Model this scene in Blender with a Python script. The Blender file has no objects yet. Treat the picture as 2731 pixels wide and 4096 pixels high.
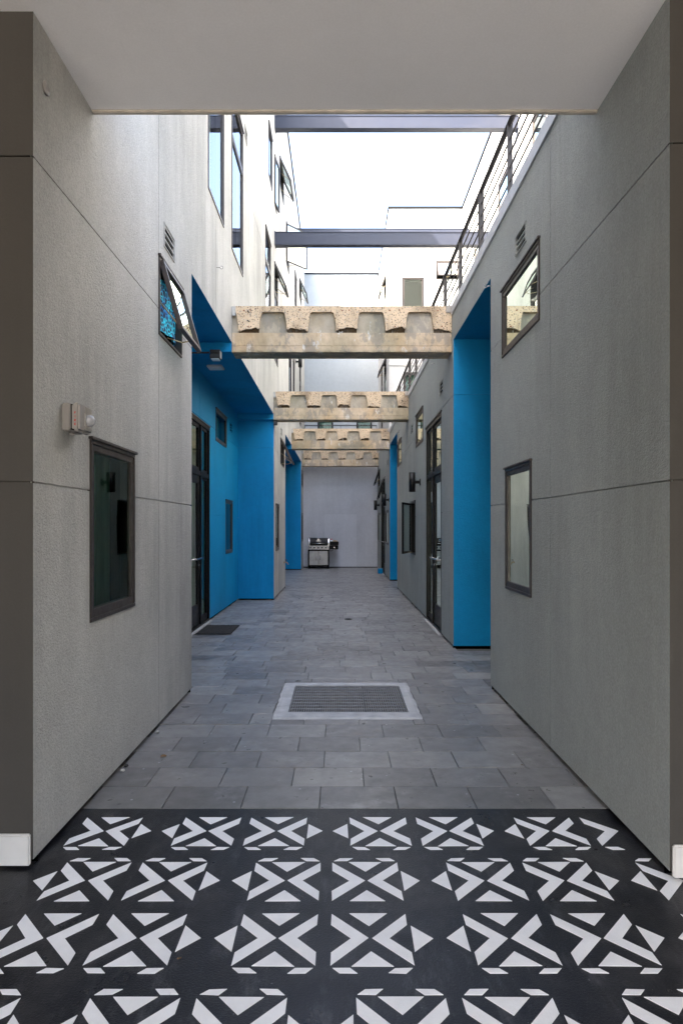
import bpy, bmesh, math, random
from mathutils import Vector, Matrix
random.seed(7)
R = math.radians
sc = bpy.context.scene
COL = sc.collection

# ------------------------------------------------------------------ camera
cam_d = bpy.data.cameras.new('camera')
cam = bpy.data.objects.new('camera', cam_d); COL.objects.link(cam)
cam.location = (0, 0, 1.5); cam.rotation_euler = (R(90), 0, 0)
cam_d.sensor_fit = 'VERTICAL'; cam_d.sensor_height = 36.0
cam_d.lens = 22.19
cam_d.shift_x = 0.0018; cam_d.shift_y = 0.0149
cam_d.clip_start = 0.05; cam_d.clip_end = 2000
sc.camera = cam

# ------------------------------------------------------------------ sky, sun, exposure
SUN = Vector((1.0, 0.6, -1.27)).normalized()          # direction the sunlight travels
w = bpy.data.worlds.new('World'); sc.world = w; w.use_nodes = True
nt = w.node_tree; nt.nodes.clear()
sky = nt.nodes.new('ShaderNodeTexSky'); sky.sky_type = 'NISHITA'; sky.sun_disc = False
sky.sun_elevation = math.asin(-SUN.z); sky.sun_rotation = math.atan2(-SUN.x, -SUN.y)
sky.air_density = 1.0; sky.dust_density = 6.0; sky.ozone_density = 0.6
bg = nt.nodes.new('ShaderNodeBackground'); bg.inputs[1].default_value = 0.11
wo = nt.nodes.new('ShaderNodeOutputWorld')
nt.links.new(sky.outputs[0], bg.inputs[0]); nt.links.new(bg.outputs[0], wo.inputs[0])
sun_d = bpy.data.lights.new('sun', 'SUN'); sun_d.energy = 3.3; sun_d.angle = R(0.53); sun_d.color = (1, .89, .74)
sun = bpy.data.objects.new('sun', sun_d); COL.objects.link(sun)
sun.rotation_euler = SUN.to_track_quat('-Z', 'Y').to_euler()
sun.location = (-10, -6, 14)
vs = sc.view_settings
vs.view_transform = 'Standard'; vs.look = 'None'; vs.gamma = 1.0; vs.use_curve_mapping = False
vs.exposure = 3.70
sc.cycles.max_bounces = 10; sc.cycles.diffuse_bounces = 7; sc.cycles.glossy_bounces = 5
sc.cycles.transparent_max_bounces = 12
sc.cycles.caustics_reflective = False; sc.cycles.caustics_refractive = False

# ------------------------------------------------------------------ materials
MATS = {}
def base(name):
    m = bpy.data.materials.new(name); m.use_nodes = True
    t = m.node_tree; t.nodes.clear()
    o = t.nodes.new('ShaderNodeOutputMaterial'); b = t.nodes.new('ShaderNodeBsdfPrincipled')
    t.links.new(b.outputs[0], o.inputs[0]); MATS[name] = m
    return m, t, b
def N(t, typ, **kw):
    n = t.nodes.new(typ)
    for k, v in kw.items():
        if k in n.inputs.keys(): n.inputs[k].default_value = v
        else: setattr(n, k, v)
    return n
def pos(t, scale=(1, 1, 1), obj=False):
    m = N(t, 'ShaderNodeMapping'); m.inputs['Scale'].default_value = scale
    if obj:
        c = N(t, 'ShaderNodeTexCoord'); t.links.new(c.outputs['Object'], m.inputs[0])
    else:
        g = N(t, 'ShaderNodeNewGeometry'); t.links.new(g.outputs['Position'], m.inputs[0])
    return m.outputs[0]
def noise(t, vec, scale, detail=4, rough=.55):
    n = N(t, 'ShaderNodeTexNoise'); n.inputs['Scale'].default_value = scale
    n.inputs['Detail'].default_value = detail; n.inputs['Roughness'].default_value = rough
    t.links.new(vec, n.inputs['Vector']); return n.outputs['Fac']
def ramp(t, fac, stops):
    r = N(t, 'ShaderNodeValToRGB'); e = r.color_ramp.elements
    while len(e) < len(stops): e.new(.5)
    for i, (p, c) in enumerate(stops):
        e[i].position = p; e[i].color = (c[0], c[1], c[2], 1) if isinstance(c, (tuple, list)) else (c, c, c, 1)
    t.links.new(fac, r.inputs[0]); return r.outputs[0]
def mul(t, a, b, fac=1.0, typ='MULTIPLY'):
    m = N(t, 'ShaderNodeMix', data_type='RGBA', blend_type=typ)
    for inp, v in ((m.inputs[6], a), (m.inputs[7], b)):
        if isinstance(v, (tuple, list)): inp.default_value = (*v[:3], 1)
        else: t.links.new(v, inp)
    if isinstance(fac, float): m.inputs[0].default_value = fac
    else: t.links.new(fac, m.inputs[0])
    return m.outputs[2]
def math_(t, op, a, b=None):
    n = N(t, 'ShaderNodeMath', operation=op)
    for i, v in enumerate((a, b)):
        if v is None: continue
        if isinstance(v, (int, float)): n.inputs[i].default_value = v
        else: t.links.new(v, n.inputs[i])
    return n.outputs[0]
def bump(t, b, h, strength, dist):
    n = N(t, 'ShaderNodeBump'); n.inputs['Strength'].default_value = strength; n.inputs['Distance'].default_value = dist
    t.links.new(h, n.inputs['Height']); t.links.new(n.outputs[0], b.inputs['Normal'])

def stucco(name, col, streak=.15, rough=.85, bstr=.55, spec=.3, grain=1.0):
    m, t, b = base(name)
    p = pos(t)
    big = noise(t, pos(t, (1, 1, .6)), .8, 6, .6); c = mul(t, col, ramp(t, big, [(.32, 1 - streak), (.68, 1.0 + streak * .3)]))
    st = noise(t, pos(t, (2.2, 2.2, .16)), 1.3, 5, .7)
    low = ramp(t, noise(t, p, .5, 2), [(.42, 0.0), (.62, 1.0)])
    c = mul(t, c, mul(t, (1, 1, 1), ramp(t, st, [(.40, 1 - streak * 1.1), (.60, 1.0)]), low, 'MIX'))
    fine = noise(t, p, 95, 3); c = mul(t, c, ramp(t, fine, [(.3, 1 - .13 * grain), (.7, 1 + .09 * grain)]))
    mid = noise(t, p, 11, 4, .6); c = mul(t, c, ramp(t, mid, [(.3, 1 - .05 * grain), (.7, 1 + .03 * grain)]))
    t.links.new(c, b.inputs['Base Color'])
    b.inputs['Roughness'].default_value = rough; b.inputs['Specular IOR Level'].default_value = spec
    h = math_(t, 'ADD', noise(t, p, 120, 3, .6), math_(t, 'MULTIPLY', noise(t, p, 45, 2), .7))
    bump(t, b, h, bstr, .009)
    return m
def plain(name, col, rough=.5, metal=0, var=.12, scale=8, spec=.5, bmp=0.0):
    m, t, b = base(name)
    p = pos(t)
    c = mul(t, col, ramp(t, noise(t, p, scale, 5), [(.25, 1 - var), (.75, 1 + var * .5)]))
    t.links.new(c, b.inputs['Base Color'])
    t.links.new(ramp(t, noise(t, p, scale * 2.3, 4), [(.2, max(rough - .1, .03)), (.8, min(rough + .12, 1))]), b.inputs['Roughness'])
    b.inputs['Metallic'].default_value = metal; b.inputs['Specular IOR Level'].default_value = spec
    if bmp: bump(t, b, noise(t, p, 90, 4), bmp, .002)
    return m

GREY = stucco('grey_stucco', (.53, .522, .492), .22, bstr=.9)
GREYUP = GREY
GREYR = stucco('shaded_grey_green_stucco', (.34, .358, .345), .13, bstr=.9)  # greenish paint, darkened to put the right wall's weaker light into its colour
WHITE = stucco('white_stucco', (.42, .43, .435), .07, bstr=.2)
PALEB = stucco('pale_blue_stucco', (.40, .44, .47), .06, bstr=.2)
LAV = stucco('lavender_stucco', (.56, .572, .605), .10, bstr=.3)
LAV2 = stucco('lavender_patch_stucco', (.59, .602, .635), .06, bstr=.15)
BLUE = stucco('blue_stucco', (.002, .255, .54), .15, rough=.6, bstr=.6, spec=.2)
SOFFIT = stucco('soffit_plaster', (.80, .80, .825), .03, bstr=.04, grain=.25)
TAUPE = stucco('shaded_taupe_stucco', (.062, .057, .051), .08, bstr=.06, grain=.3)  # taupe paint, set darker still to hold the return faces' shade
BRONZE = plain('bronze_frame', (.045, .036, .033), .42, 0, .3, 14)
BLACKF = plain('black_frame', (.0035, .0032, .003), .4, 0, .3, 10, spec=.25)
BLACK = plain('black_void', (.0012, .0012, .0012), .95, spec=.05)
DARKIN = plain('dark_interior', (.004, .0045, .004), .95, spec=.1)
STEEL = plain('grey_painted_steel', (.022, .027, .047), .4, 0, .1, 5)
RAILM = plain('railing_paint', (.026, .021, .019), .5, 0, .15, 12)
GALV = plain('galvanised_flashing', (.48, .49, .52), .45, .25, .15, 9)
COPING = plain('dark_coping', (.006, .006, .007), .7, spec=.2)
TRIM = plain('white_trim', (.66, .64, .62), .55, 0, .1, 10)
DRIP = plain('soffit_trim', (.50, .46, .40), .8, 0, .3, 12)
GRATE = plain('galvanised_bar', (.26, .265, .28), .5, .4, .25, 25)
CURB = plain('grate_concrete', (.46, .455, .45), .9, 0, .3, 9, bmp=.8)
MATM = plain('doormat_fibre', (.009, .0085, .008), 1.0, 0, .6, 90, bmp=1.0)
LIGHTB = plain('black_lamp_metal', (.0035, .0035, .0038), .4, spec=.3)
ALARM = plain('alarm_plastic', (.29, .27, .255), .45, 0, .06, 20)
ALARMW = plain('alarm_white_plastic', (.50, .475, .44), .45, 0, .06, 20)
REDP = plain('red_lettering', (.45, .015, .01), .5)
CHROME = plain('brushed_chrome', (.48, .47, .46), .22, 1, .1, 12)
STAIN = plain('stainless_steel', (.40, .39, .385), .33, 1, .25, 5)
ENAMEL = plain('black_enamel', (.003, .003, .0036), .32, spec=.18)
RUBBER = plain('black_rubber', (.004, .004, .004), .8, spec=.2)
WPLAST = plain('white_plastic', (.75, .75, .77), .35)
REDCAP = plain('red_plastic', (.55, .02, .02), .4)
BREAD = plain('tan_paper', (.62, .46, .28), .8, 0, .4, 40)
BRASS = plain('dull_brass', (.42, .33, .20), .4, .8)
RUST = plain('rusty_steel', (.22, .07, .035), .9, 0, .5, 60)
GREYP = plain('grey_device_paint', (.03, .028, .026), .6)
LEAF = plain('dry_leaf', (.16, .09, .04), .9, 0, .4, 30)
GRIT = plain('pale_grit', (.5, .48, .46), .9)
ASPH = plain('asphalt', (.05, .05, .05), .9, 0, .2, 4)
PAVE = plain('bounce_concrete', (.34, .33, .31), .9, 0, .15, 3)
LENS = plain('clear_strobe_plastic', (.36, .37, .40), .08, 0, .25, 60)
OPAL = plain('opal_diffuser', (.62, .66, .66), .4)
BEIGEB = plain('bracket_steel', (.33, .30, .26), .55, 0, .2, 12)

# glass: a thin reflecting pane that lets the room behind show
def glass(name, tint, ior=1.52, rough=.012, white=(.88, .97, .88)):
    m = bpy.data.materials.new(name); m.use_nodes = True; t = m.node_tree; t.nodes.clear()
    o = N(t, 'ShaderNodeOutputMaterial'); mx = N(t, 'ShaderNodeMixShader')
    f = N(t, 'ShaderNodeFresnel'); f.inputs['IOR'].default_value = ior
    tr = N(t, 'ShaderNodeBsdfTransparent'); tr.inputs[0].default_value = (*tint, 1)
    gl = N(t, 'ShaderNodeBsdfGlossy'); gl.inputs['Roughness'].default_value = rough; gl.inputs[0].default_value = (*white, 1)
    h = noise(t, pos(t), 2.2, 1, .3)
    bn = N(t, 'ShaderNodeBump'); bn.inputs['Strength'].default_value = .12; bn.inputs['Distance'].default_value = .01
    t.links.new(h, bn.inputs['Height']); t.links.new(bn.outputs[0], gl.inputs['Normal'])
    t.links.new(f.outputs[0], mx.inputs[0]); t.links.new(tr.outputs[0], mx.inputs[1]); t.links.new(gl.outputs[0], mx.inputs[2])
    t.links.new(mx.outputs[0], o.inputs[0]); MATS[name] = m
    return m
GLASS = glass('window_glass', (.66, .84, .74))
GLASSU = glass('coated_upper_glass', (.80, .86, .88), 2.1, white=(.97, .98, 1.0))
GLASSC = glass('clear_sash_glass', (.80, .92, .90), 1.6)

# curtains
def cloth(name, col, var=.2):
    m, t, b = base(name)
    c = mul(t, col, ramp(t, noise(t, pos(t, (14, 14, .4)), 1.2, 3), [(.3, 1 - var), (.7, 1 + var)]))
    t.links.new(c, b.inputs['Base Color']); b.inputs['Roughness'].default_value = .9
    return m
CUR_DARK = cloth('dark_green_blind', (.085, .20, .13))
CUR_GREEN = cloth('green_curtain', (.34, .46, .24), .35)
CUR_PALE = cloth('pale_green_blind', (.56, .68, .47), .1)
CUR_WHITE = cloth('white_blind', (.68, .76, .62), .08)
CUR_TEAL = cloth('grey_teal_blind', (.16, .23, .22), .15)
def pattern_cloth():
    m, t, b = base('turquoise_patterned_curtain')
    v = N(t, 'ShaderNodeTexVoronoi'); v.feature = 'DISTANCE_TO_EDGE'; v.inputs['Scale'].default_value = 34
    t.links.new(pos(t, (1, 1, .6)), v.inputs['Vector'])
    big = noise(t, pos(t), 9, 3)
    c1 = ramp(t, v.outputs['Distance'], [(.04, (.02, .62, .80)), (.15, (.003, .010, .05))])
    c2 = ramp(t, big, [(.40, (.25, .25, .6)), (.56, (1, 1, 1))])
    t.links.new(mul(t, c1, c2), b.inputs['Base Color']); b.inputs['Roughness'].default_value = .8
    return m
CUR_PAT = pattern_cloth()
def notice():
    m, t, b = base('printed_notice')
    br = N(t, 'ShaderNodeTexBrick'); br.inputs['Scale'].default_value = 1
    br.inputs['Brick Width'].default_value = .05; br.inputs['Row Height'].default_value = .022; br.inputs['Mortar Size'].default_value = .0065
    t.links.new(pos(t, (0, 1, 1)), br.inputs['Vector'])
    sp = N(t, 'ShaderNodeSeparateXYZ'); g = N(t, 'ShaderNodeNewGeometry'); t.links.new(g.outputs['Position'], sp.inputs[0])
    cb = N(t, 'ShaderNodeCombineXYZ'); t.links.new(sp.outputs[1], cb.inputs[0]); t.links.new(sp.outputs[2], cb.inputs[1])
    t.links.new(cb.outputs[0], br.inputs['Vector'])
    gate = ramp(t, noise(t, pos(t, (40, 40, 10)), 3, 2), [(.48, 0.0), (.56, .55)])
    line = ramp(t, br.outputs['Fac'], [(.2, 1.0), (.6, 0.0)])
    fac = math_(t, 'MULTIPLY', gate, line)
    t.links.new(mul(t, (.70, .76, .68), (.36, .30, .26), fac, 'MIX'), b.inputs['Base Color']); b.inputs['Roughness'].default_value = .9
    return m
NOTICE = notice()

# concrete
def cut_concrete():
    m, t, b = base('sawn_aggregate_concrete')
    p = pos(t)
    v = N(t, 'ShaderNodeTexVoronoi'); v.inputs['Scale'].default_value = 48; v.inputs['Randomness'].default_value = 1
    wn = N(t, 'ShaderNodeTexNoise'); wn.inputs['Scale'].default_value = 30; t.links.new(p, wn.inputs['Vector'])
    wp = N(t, 'ShaderNodeVectorMath', operation='MULTIPLY_ADD'); t.links.new(wn.outputs['Color'], wp.inputs[0])
    wp.inputs[1].default_value = (.02, .02, .02); t.links.new(p, wp.inputs[2]); t.links.new(wp.outputs[0], v.inputs['Vector'])
    sep = N(t, 'ShaderNodeSeparateColor'); t.links.new(v.outputs['Color'], sep.inputs[0])
    chipcol = ramp(t, sep.outputs[0], [(.0, (.07, .04, .025)), (.3, (.20, .14, .10)), (.5, (.46, .38, .28)), (.75, (.16, .155, .155)), (1, (.58, .50, .40))])
    chip = ramp(t, v.outputs['Distance'], [(.28, 1.0), (.42, 0.0)])
    sel = ramp(t, sep.outputs[1], [(.22, 0.0), (.26, 1.0)])
    mort = mul(t, (.60, .465, .315), ramp(t, noise(t, p, 7, 6, .7), [(.25, .80), (.75, 1.15)]))
    c = mul(t, mort, chipcol, math_(t, 'MULTIPLY', chip, sel), 'MIX')
    dirt = ramp(t, noise(t, pos(t, (1, 1, .4)), 2.6, 6, .7), [(.36, (.50, .48, .46)), (.50, (1, 1, 1))])
    c = mul(t, c, dirt, .8)
    t.links.new(c, b.inputs['Base Color']); b.inputs['Roughness'].default_value = .9; b.inputs['Specular IOR Level'].default_value = .25
    bump(t, b, noise(t, p, 70, 5), .35, .004)
    return m
CUT = cut_concrete()
def old_concrete(name, c0, grime):
    m, t, b = base(name)
    p = pos(t)
    c = mul(t, c0, ramp(t, noise(t, p, 5, 7, .7), [(.25, .72), (.75, 1.12)]))
    a = noise(t, pos(t, (1, 1, .55)), 3.4, 7, .72)
    c = mul(t, c, (.26, .245, .22), ramp(t, a, [(.51, 0.0), (.545, grime)]), 'MIX')
    w_ = noise(t, pos(t, (1.6, 1, .6)), 4.7, 6, .75)
    c = mul(t, c, (.66, .65, .62), ramp(t, w_, [(.60, 0.0), (.63, .75)]), 'MIX')
    g_ = noise(t, pos(t, (1, 1, .8)), 1.3, 4, .6)
    c = mul(t, c, (.62, .66, .62), ramp(t, g_, [(.45, 0.0), (.62, .8)]))
    r_ = noise(t, pos(t, (1, 1, .5)), 2.1, 4, .6)
    c = mul(t, c, (.85, .66, .40), ramp(t, r_, [(.5, 0.0), (.7, .5)]))
    t.links.new(c, b.inputs['Base Color']); b.inputs['Roughness'].default_value = .9; b.inputs['Specular IOR Level'].default_value = .2
    bump(t, b, math_(t, 'ADD', noise(t, p, 40, 6, .7), noise(t, p, 9, 4)), .5, .008)
    return m
STEM = old_concrete('weathered_concrete', (.58, .46, .32), .6)
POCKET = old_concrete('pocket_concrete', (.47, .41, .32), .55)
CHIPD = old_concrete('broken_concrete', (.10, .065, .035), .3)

# floor
def tile_mat(name, attr):
    m, t, b = base(name)
    if attr:
        a = N(t, 'ShaderNodeAttribute'); a.attribute_name = 'tint'; rnd = a.outputs['Fac']
    else:
        oi = N(t, 'ShaderNodeObjectInfo'); rnd = oi.outputs['Random']
    p = pos(t)
    c = ramp(t, rnd, [(0, (.14, .134, .13)), (.3, (.18, .173, .168)), (.7, (.214, .206, .199)), (.92, (.235, .229, .22)), (1, (.28, .268, .25))])
    c = mul(t, c, ramp(t, noise(t, p, 6, 7, .7), [(.28, .72), (.72, 1.18)]))
    c = mul(t, c, (.42, .41, .40), ramp(t, noise(t, p, 2.3, 8, .75), [(.56, 0.0), (.74, .6)]), 'MIX')
    c = mul(t, c, (.24, .19, .14), ramp(t, noise(t, p, 1.7, 6, .7), [(.60, 0.0), (.74, .45)]), 'MIX')
    v = N(t, 'ShaderNodeTexVoronoi'); v.inputs['Scale'].default_value = 14; t.links.new(p, v.inputs['Vector'])
    sep = N(t, 'ShaderNodeSeparateColor'); t.links.new(v.outputs['Color'], sep.inputs[0])
    spot = math_(t, 'MULTIPLY', ramp(t, v.outputs['Distance'], [(.07, .9), (.12, 0.0)]), ramp(t, sep.outputs[0], [(.80, 0.0), (.84, 1.0)]))
    c = mul(t, c, (.48, .48, .50), spot, 'MIX')
    dk = math_(t, 'MULTIPLY', ramp(t, v.outputs['Distance'], [(.10, .6), (.2, 0.0)]), ramp(t, sep.outputs[1], [(.84, 0.0), (.88, 1.0)]))
    c = mul(t, c, (.05, .05, .05), dk, 'MIX')
    t.links.new(c, b.inputs['Base Color'])
    t.links.new(ramp(t, noise(t, p, 9, 6), [(.3, .26), (.7, .50)]), b.inputs['Roughness'])
    b.inputs['Specular IOR Level'].default_value = .5
    bump(t, b, math_(t, 'ADD', noise(t, p, 28, 6, .65), noise(t, p, 5, 3)), .22, .004)
    return m
TILE = tile_mat('bluestone_tile', False); TILEF = tile_mat('bluestone_tile_far', True)
JOINT = plain('joint_sand', (.17, .16, .145), .95, 0, .5, 20)
def black_paint():
    m, t, b = base('black_floor_paint')
    p = pos(t)
    c = mul(t, (.008, .008, .0105), ramp(t, noise(t, p, 3.5, 7, .7), [(.25, .7), (.75, 1.6)]))
    c = mul(t, c, (.13, .13, .135), ramp(t, noise(t, pos(t, (5, 1.6, 1)), 2.2, 9, .8), [(.52, 0.0), (.78, .6)]), 'MIX')
    c = mul(t, c, (.10, .095, .09), ramp(t, noise(t, p, 1.1, 7, .75), [(.50, 0.0), (.75, .5)]), 'MIX')
    c = mul(t, c, (.2, .2, .2), ramp(t, noise(t, p, 48, 2), [(.74, 0.0), (.78, .5)]), 'MIX')
    t.links.new(c, b.inputs['Base Color'])
    t.links.new(ramp(t, noise(t, p, 4.5, 7, .7), [(.3, .24), (.7, .44)]), b.inputs['Roughness'])
    b.inputs['Specular IOR Level'].default_value = .32
    bump(t, b, noise(t, p, 130, 4, .6), .45, .004)
    return m
BPAINT = black_paint()
def white_paint():
    m, t, b = base('white_floor_paint')
    p = pos(t)
    c = mul(t, (.90, .89, .89), ramp(t, noise(t, p, 7, 6, .7), [(.2, .86), (.7, 1.0)]))
    c = mul(t, c, (.07, .07, .075), ramp(t, noise(t, pos(t, (2, 1, 1)), 26, 6, .8), [(.66, 0.0), (.70, .85)]), 'MIX')
    t.links.new(c, b.inputs['Base Color']); b.inputs['Roughness'].default_value = .5
    bump(t, b, noise(t, p, 130, 4, .6), .3, .003)
    return m
WPAINT = white_paint()

# ------------------------------------------------------------------ mesh helpers
class Plane:
    """A local frame: P(u, v, d) = o + u*U + v*V + d*N"""
    def __init__(s, o, U, V, Nn): s.o, s.U, s.V, s.N = Vector(o), Vector(U), Vector(V), Vector(Nn)
    def P(s, u, v, d=0.0): return s.o + s.U * u + s.V * v + s.N * d
WORLD = Plane((0, 0, 0), (1, 0, 0), (0, 1, 0), (0, 0, 1))
def xwall(x, n): return Plane((x, 0, 0), (0, 1, 0), (0, 0, 1), (n, 0, 0))
def ywall(y, n=-1): return Plane((0, y, 0), (1, 0, 0), (0, 0, 1), (0, n, 0))

class MB:
    def __init__(s): s.v = []; s.f = []; s.s = []
    def add(s, vs_, fs, smooth=False):
        o = len(s.v); s.v += [tuple(a) for a in vs_]
        for f in fs: s.f.append([o + i for i in f]); s.s.append(smooth)
        return s
    def box(s, u0, u1, v0, v1, d0, d1, W=WORLD, c=0.0):
        if c <= 0:
            p = [W.P(u, v, d) for d in (d0, d1) for u, v in ((u0, v0), (u1, v0), (u1, v1), (u0, v1))]
            return s.add(p, [(3, 2, 1, 0), (4, 5, 6, 7), (0, 1, 5, 4), (1, 2, 6, 5), (2, 3, 7, 6), (3, 0, 4, 7)])
        u0, u1 = min(u0, u1), max(u0, u1); v0, v1 = min(v0, v1), max(v0, v1); d0, d1 = min(d0, d1), max(d0, d1)
        bm = bmesh.new(); bmesh.ops.create_cube(bm, size=1)
        bmesh.ops.scale(bm, vec=(u1 - u0, v1 - v0, d1 - d0), verts=bm.verts)
        bmesh.ops.bevel(bm, geom=bm.edges[:], offset=min(c, .45 * min(u1 - u0, v1 - v0, d1 - d0)), segments=2, affect='EDGES')
        cu, cv, cd = (u0 + u1) / 2, (v0 + v1) / 2, (d0 + d1) / 2
        bm.verts.index_update()
        s.add([W.P(a.co.x + cu, a.co.y + cv, a.co.z + cd) for a in bm.verts], [[q.index for q in f.verts] for f in bm.faces])
        bm.free(); return s
    def quad(s, a, b, c, d): return s.add([a, b, c, d], [(0, 1, 2, 3)])
    def tube(s, a, b, r, n=10, r2=None, cap=True):
        a, b = Vector(a), Vector(b); r2 = r if r2 is None else r2
        ax = (b - a).normalized(); t = ax.orthogonal().normalized(); q = ax.cross(t)
        ring = lambda c, rr: [c + (t * math.cos(2 * math.pi * i / n) + q * math.sin(2 * math.pi * i / n)) * rr for i in range(n)]
        o = len(s.v); s.v += [tuple(p) for p in ring(a, r) + ring(b, r2)]
        for i in range(n): s.f.append([o + i, o + (i + 1) % n, o + n + (i + 1) % n, o + n + i]); s.s.append(True)
        if cap:
            s.f.append([o + i for i in range(n)][::-1]); s.s.append(False)
            s.f.append([o + n + i for i in range(n)]); s.s.append(False)
        return s
    def path(s, pts, r, n=8):
        for a, b in zip(pts[:-1], pts[1:]): s.tube(a, b, r, n)
        return s
    def lathe(s, c, prof, n=16, axis='z'):
        o = len(s.v)
        for (r, h) in prof:
            for i in range(n):
                a = 2 * math.pi * i / n
                if axis == 'z': s.v.append((c[0] + r * math.cos(a), c[1] + r * math.sin(a), c[2] + h))
                elif axis == 'y': s.v.append((c[0] + r * math.cos(a), c[1] + h, c[2] + r * math.sin(a)))
                else: s.v.append((c[0] + h, c[1] + r * math.cos(a), c[2] + r * math.sin(a)))
        for k in range(len(prof) - 1):
            for i in range(n):
                s.f.append([o + k * n + i, o + k * n + (i + 1) % n, o + (k + 1) * n + (i + 1) % n, o + (k + 1) * n + i]); s.s.append(True)
        s.f.append([o + i for i in range(n)][::-1]); s.s.append(False)
        s.f.append([o + (len(prof) - 1) * n + i for i in range(n)]); s.s.append(False)
        return s
    def poly(s, pts, W, d0, d1):
        """closed prism from a polygon outline (u, v) in plane W"""
        n = len(pts); p = [W.P(u, v, d0) for u, v in pts] + [W.P(u, v, d1) for u, v in pts]
        s.add(p, [list(range(n))[::-1], [n + i for i in range(n)]] + [(i, (i + 1) % n, n + (i + 1) % n, n + i) for i in range(n)])
        return s
    def mesh(s, name):
        me = bpy.data.meshes.new(name); me.from_pydata(s.v, [], s.f)
        me.polygons.foreach_set('use_smooth', s.s)
        if any(len(f) > 4 for f in s.f):
            bm = bmesh.new(); bm.from_mesh(me)
            bmesh.ops.triangulate(bm, faces=[f for f in bm.faces if len(f.verts) > 4]); bm.to_mesh(me); bm.free()
        me.update(); return me
    def build(s, name, mat, parent=None, origin=None, **tags):
        me = s.mesh(name); me.materials.append(mat)
        o = bpy.data.objects.new(name, me); COL.objects.link(o)
        if parent is not None: o.parent = parent
        return tag(o, **tags)
def tag(o, label=None, cat=None, group=None, kind=None):
    if label: o['label'] = label
    if cat: o['category'] = cat
    if group: o['group'] = group
    if kind: o['kind'] = kind
    return o
def thing(name, label, cat, loc=(0, 0, 0), group=None):
    o = bpy.data.objects.new(name, None); COL.objects.link(o); o.empty_display_size = .1
    o.location = (0, 0, 0)
    return tag(o, label, cat, group)

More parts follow.
